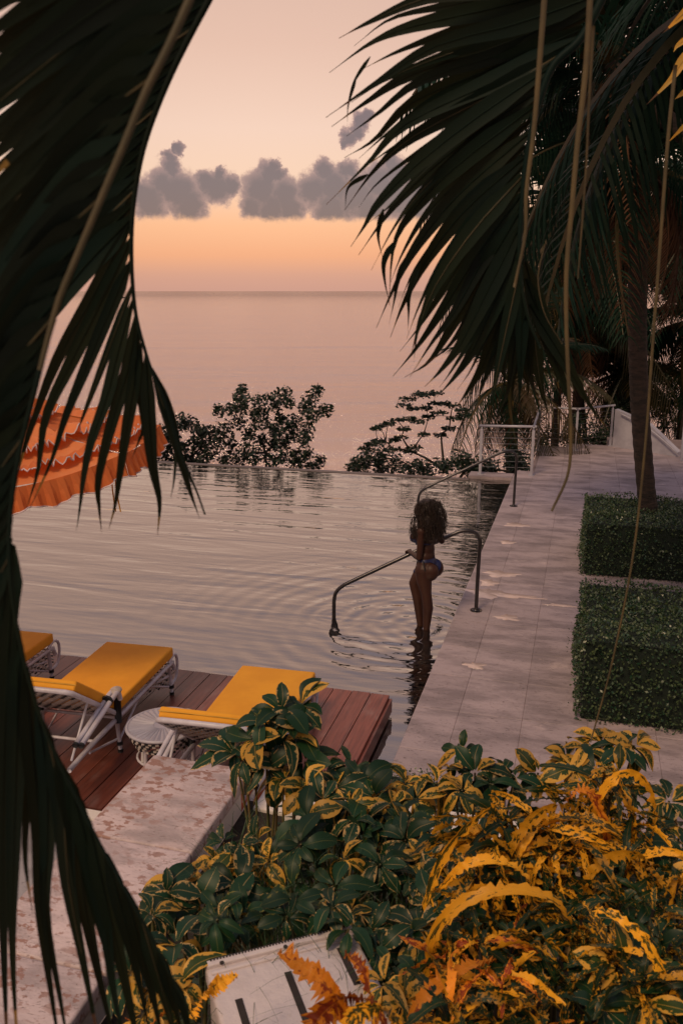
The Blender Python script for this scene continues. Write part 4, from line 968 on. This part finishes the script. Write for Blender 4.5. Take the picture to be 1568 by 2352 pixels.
T3 = [(937,915),(960,905),(980,905),(1000,900),(925,930),(950,938),(975,935),(1000,925),(1020,930),(872,978),(890,970),(910,965),(937,964),(960,965),(850,1022),(868,1015),(885,1012),(905,1008),(921,1007),(900,1030),(940,1038),(950,1030),(970,995),(1056,942),(1040,930),(1045,960),(1030,985),(925,985),(985,960),(1010,950),(1064,955),(1010,1000),(860,985),(840,1030)]
cluster_tree('feathery_tree', 'slender feathery tree with layered foliage silhouetted left of the railing', 'tree', PH(1022, 1085, 22.0), near_c(T3, 22.0, .5, 3), .21, 75, .095, m_dark, 13, bg, .42, .009, .05)
for i, (x0, x1, yt, yb, D, lab, nn) in enumerate(((785, 985, 1040, 1082, 21.5, 'low dark shrub along the pool edge under the feathery tree', 30), (1000, 1100, 1045, 1085, 20.8, 'low shrub in front of the railing beside the pool corner', 16),
                                 (1100, 1225, 1030, 1090, 20.6, 'dark shrub behind the railing between its two nearest posts', 22), (1235, 1400, 960, 1022, 25.5, 'dense shrub behind the white railing beside the sloping parapet', 34), (1400, 1600, 860, 1000, 26.5, 'dark mass of shrubbery behind the sloping parapet', 44))):
    r = random.Random(40+i); cl = []
    for k in range(nn):
        x = r.uniform(x0, x1); e = 1-abs((x-x0)/(x1-x0)*2-1)**2.2; cl.append(PH(x, yb-(yb-yt)*e*r.random()**.7, D+r.uniform(-.6, .6)))
    cluster_tree('shrub', lab, 'shrub', PH((x0+x1)/2, yb+25, D), cl, .24, 60, .10, m_dark, 20+i, bg)
for i, (cx_, cy_, rx, ry, D, nn, lab) in enumerate(((1330, 600, 110, 150, 28, 70, 'dense dark leafy tree filling the gap between the palms'),
                                          (1400, 800, 90, 80, 28.5, 40, 'rounded dark tree above the railing, left of the tall trunk'))):
    r = random.Random(60+i); cl = []
    while len(cl) < nn:
        a, q = r.uniform(0, 6.28), r.random()**.5; cl.append(PH(cx_+rx*q*math.cos(a), cy_+ry*q*math.sin(a), D+r.uniform(-1, 1)))
    cluster_tree('broadleaf_tree', lab, 'tree', PH(cx_+20, 1130, D), cl, .46, 70, .20, m_dark, 30+i, bg, trunk=.12)

# ---- clipped hedges
def hedge(x0, x1, y0, y1, h, label, seed, size=.034, dens=1500, group='clipped box hedges'):
    r = random.Random(seed); c = V(((x0+x1)/2, (y0+y1)/2, .06)); root = empty('clipped_hedge', c, 0, label, 'hedge', group); b = MB()
    X, Y = (x1-x0)/2, (y1-y0)/2
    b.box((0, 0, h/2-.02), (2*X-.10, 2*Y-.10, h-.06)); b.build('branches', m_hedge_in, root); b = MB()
    def put(p, nrm):
        q = p+nrm*(.07*noise.noise(p*2.3)+r.uniform(-.04, .02)+.03*noise.noise(p*9)+(.06 if r.random() < .012 else 0))
        a = (nrm*r.uniform(.1, 1)+V((r.uniform(-1, 1), r.uniform(-1, 1), r.uniform(-1, 1)))).normalized(); o = Matrix.Rotation(r.uniform(0, 6.28), 3, a) @ a.orthogonal().normalized()
        s = size*r.uniform(.65, 1.3); b.quad(q-a*s*.5, q+o*s*.3, q+a*s*.5, q-o*s*.3)
    for _ in range(int(4*X*Y*dens)): put(V((r.uniform(-X, X), r.uniform(-Y, Y), h)), V((0, 0, 1)))
    for _ in range(int(2*X*h*dens)): put(V((r.uniform(-X, X), -Y, r.uniform(0, h))), V((0, -1, 0))); 
    for _ in range(int(2*Y*h*dens)): put(V((-X, r.uniform(-Y, Y), r.uniform(0, h))), V((-1, 0, 0)))
    for _ in range(int(2*X*h*dens*.2)): put(V((r.uniform(-X, X), Y, r.uniform(0, h))), V((0, 1, 0)))
    tag(b.build('foliage', m_hedge, root), kind='stuff')
hedge(.12, 2.5, 7.82, 9.60, .84, 'block of clipped hedge nearest the camera beside the patio', 1, dens=2000)
hedge(.12, 3.2, 12.34, 14.2, .80, 'farther block of clipped hedge with the palm trunk growing through it', 2, .036, 1700)
hedge(-1.28, -.30, 5.32, 5.72, .50, 'small low clipped hedge peeping over the white planter wall', 3, .022, 3000)

# ---- foreground planting: variegated shrubs, crotons, undergrowth
def oval_mesh(name, m, w, curl, fold, seed):
    r = random.Random(seed); b = MB(); rows = []; uv = []; N = 8
    for i in range(N+1):
        t = i/N; ww = w*max(.02, math.sin(math.pi*t**1.25))**.62*(1 if t < 1 else 0); y = t; z = .10*math.sin(math.pi*t)-curl*t*t; sx_ = .05*math.sin(t*4+seed)
        e = r.uniform(-.012, .012); rows.append([V((-ww+sx_, y, z+fold*ww+e)), V((sx_, y, z)), V((ww+sx_, y, z+fold*ww-e))]); uv += [(0, t), (.5, t), (1, t)]
    b.quadstrip(rows); return b.mesh(name, m, True, uv)
OV = [[oval_mesh('leaf', m, w, c, f, i) for i, (w, c, f) in enumerate(((.25, .25, .35), (.29, .5, .25), (.22, .8, .45), (.27, .10, .5), (.31, .35, .15)))] for m in m_lv]
def place(me, name, parent, p, d, up, s, O):
    d = d.normalized(); x = d.cross(up); x = x.normalized() if x.length > .05 else d.orthogonal().normalized(); z = x.cross(d)
    o = link(name, me, parent); o.matrix_local = Matrix.Translation(p-O) @ Matrix((x, d, z)).transposed().to_4x4() @ Matrix.Diagonal((s, s, s, 1)); return o
def soil(x, y):
    k = max(0, min(1, (x+2.03)/1.05)); k = k*k*(3-2*k); return .60+(.48+(4.96-y)*.40-.60)*k
def shrub(label, heads, size, mix, seed, nl=8, cat='shrub', group='variegated shrubs in the planting bed', name='variegated_shrub', spread=.5):
    r = random.Random(seed); P = [PH(*h) for h in heads]; cx = sum((p.x for p in P))/len(P); cy = max(.6, sum((p.y for p in P))/len(P)-.1); O = V((cx, cy, soil(cx, cy)-.05)); root = empty(name, O, 0, label, cat, group)
    for p in P:
        g = V((cx+(p.x-cx)*spread+r.uniform(-.05, .05), cy+(p.y-cy)*spread, soil(cx, cy)-.04)); m1 = g.lerp(p, .55)+V(((cx-p.x)*.12, r.uniform(-.05, .05), .06))
        tb('stem', [q-O for q in (g, m1, p)], [.009*(1-.55*i/8) for i in range(9)], m_stem, root, 5, 8)
        tilt = V((r.uniform(-.5, .5), r.uniform(-.9, .1), 1)).normalized(); a0 = r.uniform(0, 6.28); mi = r.choice(mix); k0 = nl+r.randint(-2, 1)
        t1 = tilt.orthogonal().normalized(); t2 = tilt.cross(t1)
        for k in range(k0):
            a = a0+2*math.pi*k/k0+r.uniform(-.25, .25); el_ = r.uniform(-.5, .45) if k % 3 else r.uniform(.2, .9)
            d = (t1*math.cos(a)+t2*math.sin(a))+tilt*el_+V((0, 0, -.15)); up = (tilt*1.2+V((r.uniform(-.3, .3), r.uniform(-.3, .3), r.uniform(-.1, .3)))).normalized()
            place(r.choice(OV[mi if r.random() < .8 else r.choice(mix)]), 'leaf', root, p+d.normalized()*.012, d, up, size*r.uniform(.5, 1.0), O)
    return root
def rnd_heads(n, x0, x1, y0, y1, D0, D1, seed, top=None):
    r = random.Random(seed); o = []
    while len(o) < n:
        x, y = r.uniform(x0, x1), r.uniform(y0, y1)
        if top and y < top(x): continue
        t = (y-y0)/(y1-y0); o.append((x, y, D0+(D1-D0)*t+r.uniform(-.12, .12)))
    return o
shrub('tall variegated sprig standing up in front of the right lounger', [(645,1635,3.25),(690,1622,3.3),(610,1655,3.2),(585,1700,3.2),(562,1745,3.15),(650,1700,3.2),(540,1730,3.2),(680,1690,3.25),(612,1765,3.15),(650,1790,3.1)], .150, [0, 1, 0, 2], 1)
shrub('variegated shrub spreading over the pool corner in front of the deck', [(700,1750,3.2),(745,1770,3.2),(800,1760,3.25),(770,1810,3.1),(830,1795,3.15),(700,1810,3.0),(860,1830,3.05),(740,1840,2.95),(800,1850,2.95)], .135, [1, 0, 2, 0], 2)
shrub('variegated shrub just in front of the small low hedge', [(890,1815,3.2),(930,1800,3.25),(955,1835,3.1),(900,1850,3.0),(860,1780,3.3)], .125, [1, 0, 1, 2], 3)
shrub('leafy sprigs with yellow edges standing over the white paving in the middle', [(1060,1725,3.35),(1035,1765,3.3),(1090,1775,3.25),(1000,1800,3.2),(1125,1800,3.2),(1060,1815,3.1),(1180,1785,3.25),(1235,1775,3.3),(1150,1775,3.3)], .125, [1, 0, 1, 2], 4)
shrub('yellow and green sprigs reaching highest at the right, below the front hedge', [(1345,1725,3.3),(1385,1708,3.35),(1425,1720,3.3),(1455,1712,3.3),(1370,1765,3.2),(1320,1770,3.2),(1420,1775,3.15),(1300,1740,3.3)], .130, [1, 0, 1], 5)
shrub('variegated shrub at the right edge with pale yellow leaves over the paving', [(1535,1840,2.9),(1560,1900,2.8),(1500,1950,2.7),(1560,1980,2.6),(1520,1900,2.8),(1470,1990,2.65),(1540,2050,2.5)], .125, [1, 0, 2, 0], 6)
shrub('cream edged shrub beside the coral stone wall cap at the lower left', [(480,2020,2.65),(520,2090,2.5),(575,2075,2.55),(405,2080,2.5),(420,2030,2.6),(465,2085,2.5),(380,2055,2.5),(545,2030,2.6)], .135, [0, 1, 0], 7)
shrub('small variegated sprigs against the side of the wall cap', [(555,1950,2.8),(515,1935,2.85),(590,1930,2.85),(620,1975,2.75),(500,1975,2.75),(560,1990,2.7)], .105, [1, 0, 1, 0], 8)
shrub('dark green broad leaved shrub filling the middle of the bed', rnd_heads(24, 640, 960, 1880, 2130, 2.95, 2.35, 9), .125, [2, 2, 0, 1], 9)
shrub('pale leaved sprigs between the dark shrub and the crotons', [(975,1965,2.7),(1020,1990,2.65),(960,2020,2.6),(1040,2040,2.5),(930,1930,2.8),(1010,1930,2.75),(990,2080,2.5)], .125, [0, 1, 0], 10)
shrub('dark shrub under the arching crotons at the right', rnd_heads(26, 1050, 1560, 1900, 2300, 2.75, 2.0, 11), .120, [2, 2, 0, 2], 11)
shrub('low green plant beside the slotted white box on its right', [(870,2180,2.2),(905,2220,2.1),(935,2160,2.25),(880,2260,2.0),(930,2300,1.95),(960,2240,2.05),(850,2140,2.3)], .095, [0, 2, 0, 1], 12)
shrub('green plant in the dark strip above the slotted box', rnd_heads(11, 450, 820, 2070, 2150, 2.4, 2.25, 13), .095, [2, 2, 0], 13)
shrub('pale and yellow leaves low at the left beside the nearest frond', [(350,2100,2.35),(330,2190,2.2),(350,2260,2.1),(400,2170,2.25),(300,2240,2.1),(410,2260,2.1),(330,2330,2.0)], .115, [1, 0, 1], 14)
shrub('drooping variegated stems at the lower right corner', [(1450,2130,2.1),(1500,2180,2.05),(1420,2230,1.95),(1540,2250,1.9),(1480,2300,1.85),(1380,2310,1.85)], .125, [0, 1, 0, 2], 15)

def ribbon_mesh(i, m, seed):
    r = random.Random(seed); ph = r.uniform(0, 6); k = (.5, .75, 1.0, .35)[i % 4]
    pts = [V((.05*math.sin(t*5+ph)*t, t*(1-.28*k*t), .42*t-(.42+k*.75)*t*t)) for t in [j/8 for j in range(9)]]
    b = blade(pts, .115, lambda t: max(.05, math.sin(math.pi*min(1, t*.93+.05))**.45), .3, r.uniform(-5, 5), 30, .8, None, seed)
    return b.mesh('leaf', m, True, b.uvl)
CR = [[ribbon_mesh(i, m, i*7+j) for i in range(6)] for j, m in enumerate(m_cr)]
def croton(label, heads, size, mix, seed, nl=20, garlands=()):
    r = random.Random(seed); P = [PH(*h) for h in heads]; cx = sum((p.x for p in P))/len(P); cy = max(.5, sum((p.y for p in P))/len(P)); O = V((cx, cy, soil(cx, cy)-.05)); root = empty('croton_shrub', O, 0, label, 'shrub', 'twisted yellow crotons in the foreground')
    for p in P:
        tb('stem', [q-O for q in (V((cx+(p.x-cx)*.4, cy, soil(cx, cy)-.04)), O.lerp(p, .6)+V((0, 0, .08)), p)], [.010*(1-.5*i/8) for i in range(9)], m_bark, root, 5, 8)
        for k in range(nl):
            a = 2.39996*k+r.uniform(-.3, .3); h = r.random(); d = V((math.cos(a), math.sin(a), r.uniform(-.1, 1.3)))
            place(r.choice(CR[r.choice(mix)]), 'leaf', root, p+V((0, 0, -.22*h*size/.3)), d, V((r.uniform(-.2, .2), r.uniform(-.2, .2), 1)), size*r.uniform(.45, .95), O)
    for pts, w, D0, D1, mi in garlands:
        m = len(pts)-1; q = [PH(x, y, D0+(D1-D0)*i/m)-O for i, (x, y) in enumerate(pts)]
        b = blade(q, w/2000*D0*.95, lambda t: max(.06, math.sin(math.pi*min(1, t*.95+.03))**.4), .25, r.choice((-1, 1))*r.uniform(2, 5), 56, .9, (CAM-O), r.uniform(0, 9))
        link('leaf', b.mesh('leaf', m_cr[mi], True, b.uvl), root)
G1 = [([(960,2290),(975,2180),(985,2060),(1020,1960),(1100,1870),(1160,1840)], 30, 2.2, 2.45, 0), ([(1000,2270),(985,2170),(1040,2090),(1120,2050),(1200,2045),(1270,2070),(1312,2130),(1296,2172)], 36, 2.05, 2.1, 0),
      ([(980,2240),(1010,2130),(1060,2060),(1130,2030)], 28, 2.1, 2.2, 0), ([(1010,2040),(1060,1990),(1120,1975),(1180,1990),(1230,2040)], 28, 2.2, 2.2, 0), ([(1150,2010),(1190,1920),(1250,1860),(1310,1850),(1350,1890)], 28, 2.4, 2.4, 0)]
G2 = [([(1360,2010),(1350,1920),(1375,1830),(1420,1780),(1470,1785),(1500,1840),(1503,1900),(1488,1935)], 26, 2.6, 2.6, 0), ([(1330,2070),(1370,1990),(1440,1960),(1490,1980),(1520,2040)], 30, 2.3, 2.3, 0),
      ([(1365,2085),(1420,2110),(1480,2160),(1520,2230),(1560,2290),(1580,2360)], 30, 1.95, 1.8, 0), ([(1400,1990),(1390,1900),(1360,1830),(1330,1815),(1300,1840)], 26, 2.5, 2.5, 1), ([(1290,2010),(1320,1900),(1340,1810),(1375,1750)], 24, 2.6, 2.7, 0)]
G3 = [([(930,2400),(960,2310),(1020,2250),(1090,2215),(1135,2205)], 46, 1.7, 1.9, 1), ([(950,2380),(1000,2290),(1080,2250)], 40, 1.75, 1.9, 0), ([(900,2380),(950,2290),(990,2200),(1010,2120)], 30, 1.9, 2.1, 0)]
G4 = [([(640,2186),(700,2222),(760,2275),(800,2330),(850,2400)], 62, 1.55, 1.4, 1), ([(792,2188),(830,2222),(855,2290),(890,2370)], 36, 1.6, 1.5, 1), ([(545,2238),(500,2262),(465,2290),(440,2340)], 44, 1.75, 1.65, 0), ([(700,2400),(740,2330),(800,2290),(860,2300)], 70, 1.45, 1.45, 1), ([(770,2420),(820,2330),(890,2320),(930,2390)], 60, 1.4, 1.4, 0)]
croton('golden croton with long crinkled leaves arching over in the middle right', [(1110,1920,2.45),(1180,1960,2.4),(1090,2010,2.3),(1230,1900,2.5),(1160,1880,2.55),(1260,1960,2.4)], .30, [0, 0, 2], 1, 24, G1)
croton('tall golden croton arching highest at the right in front of the paving', [(1330,1850,2.65),(1400,1830,2.65),(1450,1870,2.6),(1370,1910,2.5),(1300,1900,2.55),(1440,1950,2.45),(1385,1780,2.75)], .27, [0, 0, 2, 2], 2, 20, G2)
croton('croton with yellow crinkled leaves at the lower right', [(1330,2100,2.1),(1420,2080,2.15),(1500,2090,2.1),(1540,2170,2.0),(1400,2180,1.95),(1280,2200,1.95),(1480,2240,1.85),(1560,2020,2.25)], .24, [0, 2, 2], 3, 24)
croton('croton with orange and gold leaves at the bottom centre right', [(1100,2160,2.05),(1040,2200,1.95),(1180,2140,2.1),(1150,2260,1.8),(1040,2310,1.7),(1240,2300,1.75)], .23, [0, 1, 2, 2, 2], 4, 24, G3)
croton('fiery orange croton leaves lying over the slotted white box', [(800,2420,1.35),(860,2440,1.35)], .16, [1, 0], 5, 10, G4)
croton('few yellow croton leaves low at the left behind the nearest frond', [(330,2380,1.9),(420,2400,1.8)], .16, [0, 1], 6, 9)
# undergrowth: low dark leaves over the whole bed, and grass blades
def undergrowth():
    r = random.Random(77); b = MB()
    for _ in range(9000):
        x = r.uniform(-1.75, 4.2); y = r.uniform(.8, 4.8)
        if y > 3.0 and x < 0 and r.random() < .25: continue
        z = soil(x, y)+r.random()**1.3*(.42 if x > -1.2 else .16); p = V((x, y, z))
        if -1.15 < x < -.25 and 1.4 < y < 2.35 and z > 1.55: continue
        a = V((r.uniform(-1, 1), r.uniform(-1, 1), r.uniform(-.4, .4))).normalized(); o = Matrix.Rotation(r.uniform(-.8, .8), 3, a) @ a.cross(V((0, 0, 1))).normalized(); s = r.uniform(.05, .10); nn = a.cross(o)
        k = len(b.v); b.v += [p-a*s*.5, p-o*s*.26+nn*s*.08, p+a*s*.5, p+o*s*.26+nn*s*.08, p]; b.f += [(k, k+1, k+4), (k+1, k+2, k+4), (k+2, k+3, k+4), (k+3, k, k+4)]; b.mi += [0]*4
    tag(b.build('undergrowth', mat('undergrowth_leaf', (.010, .034, .018), (.035, .050, .015), 6, .5, trans=.15)), 'low dark leaves covering the soil of the planting bed', 'ground cover', kind='stuff')
    b = MB()
    for _ in range(700):
        px, py = r.uniform(520, 1000), r.uniform(1900, 2330); p = PH(px, py, 2.9-(py-1900)/430*.9); p.z -= .25; h = r.uniform(.18, .42); dx, dy = r.uniform(-.2, .2), r.uniform(-.2, .1); w = .0022
        P = [p, p+V((dx*.3, dy*.3, h*.5)), p+V((dx, dy, h*.9)), p+V((dx*1.7, dy*1.7, h*.95))]; c = catmull(P, 6)
        b.quadstrip([[q-V((w*(1-i/7), 0, 0)), q+V((w*(1-i/7), 0, 0))] for i, q in enumerate(c)])
    tag(b.build('grass', m_grass), 'thin grass blades growing up among the shrubs', 'grass', kind='stuff')
undergrowth()
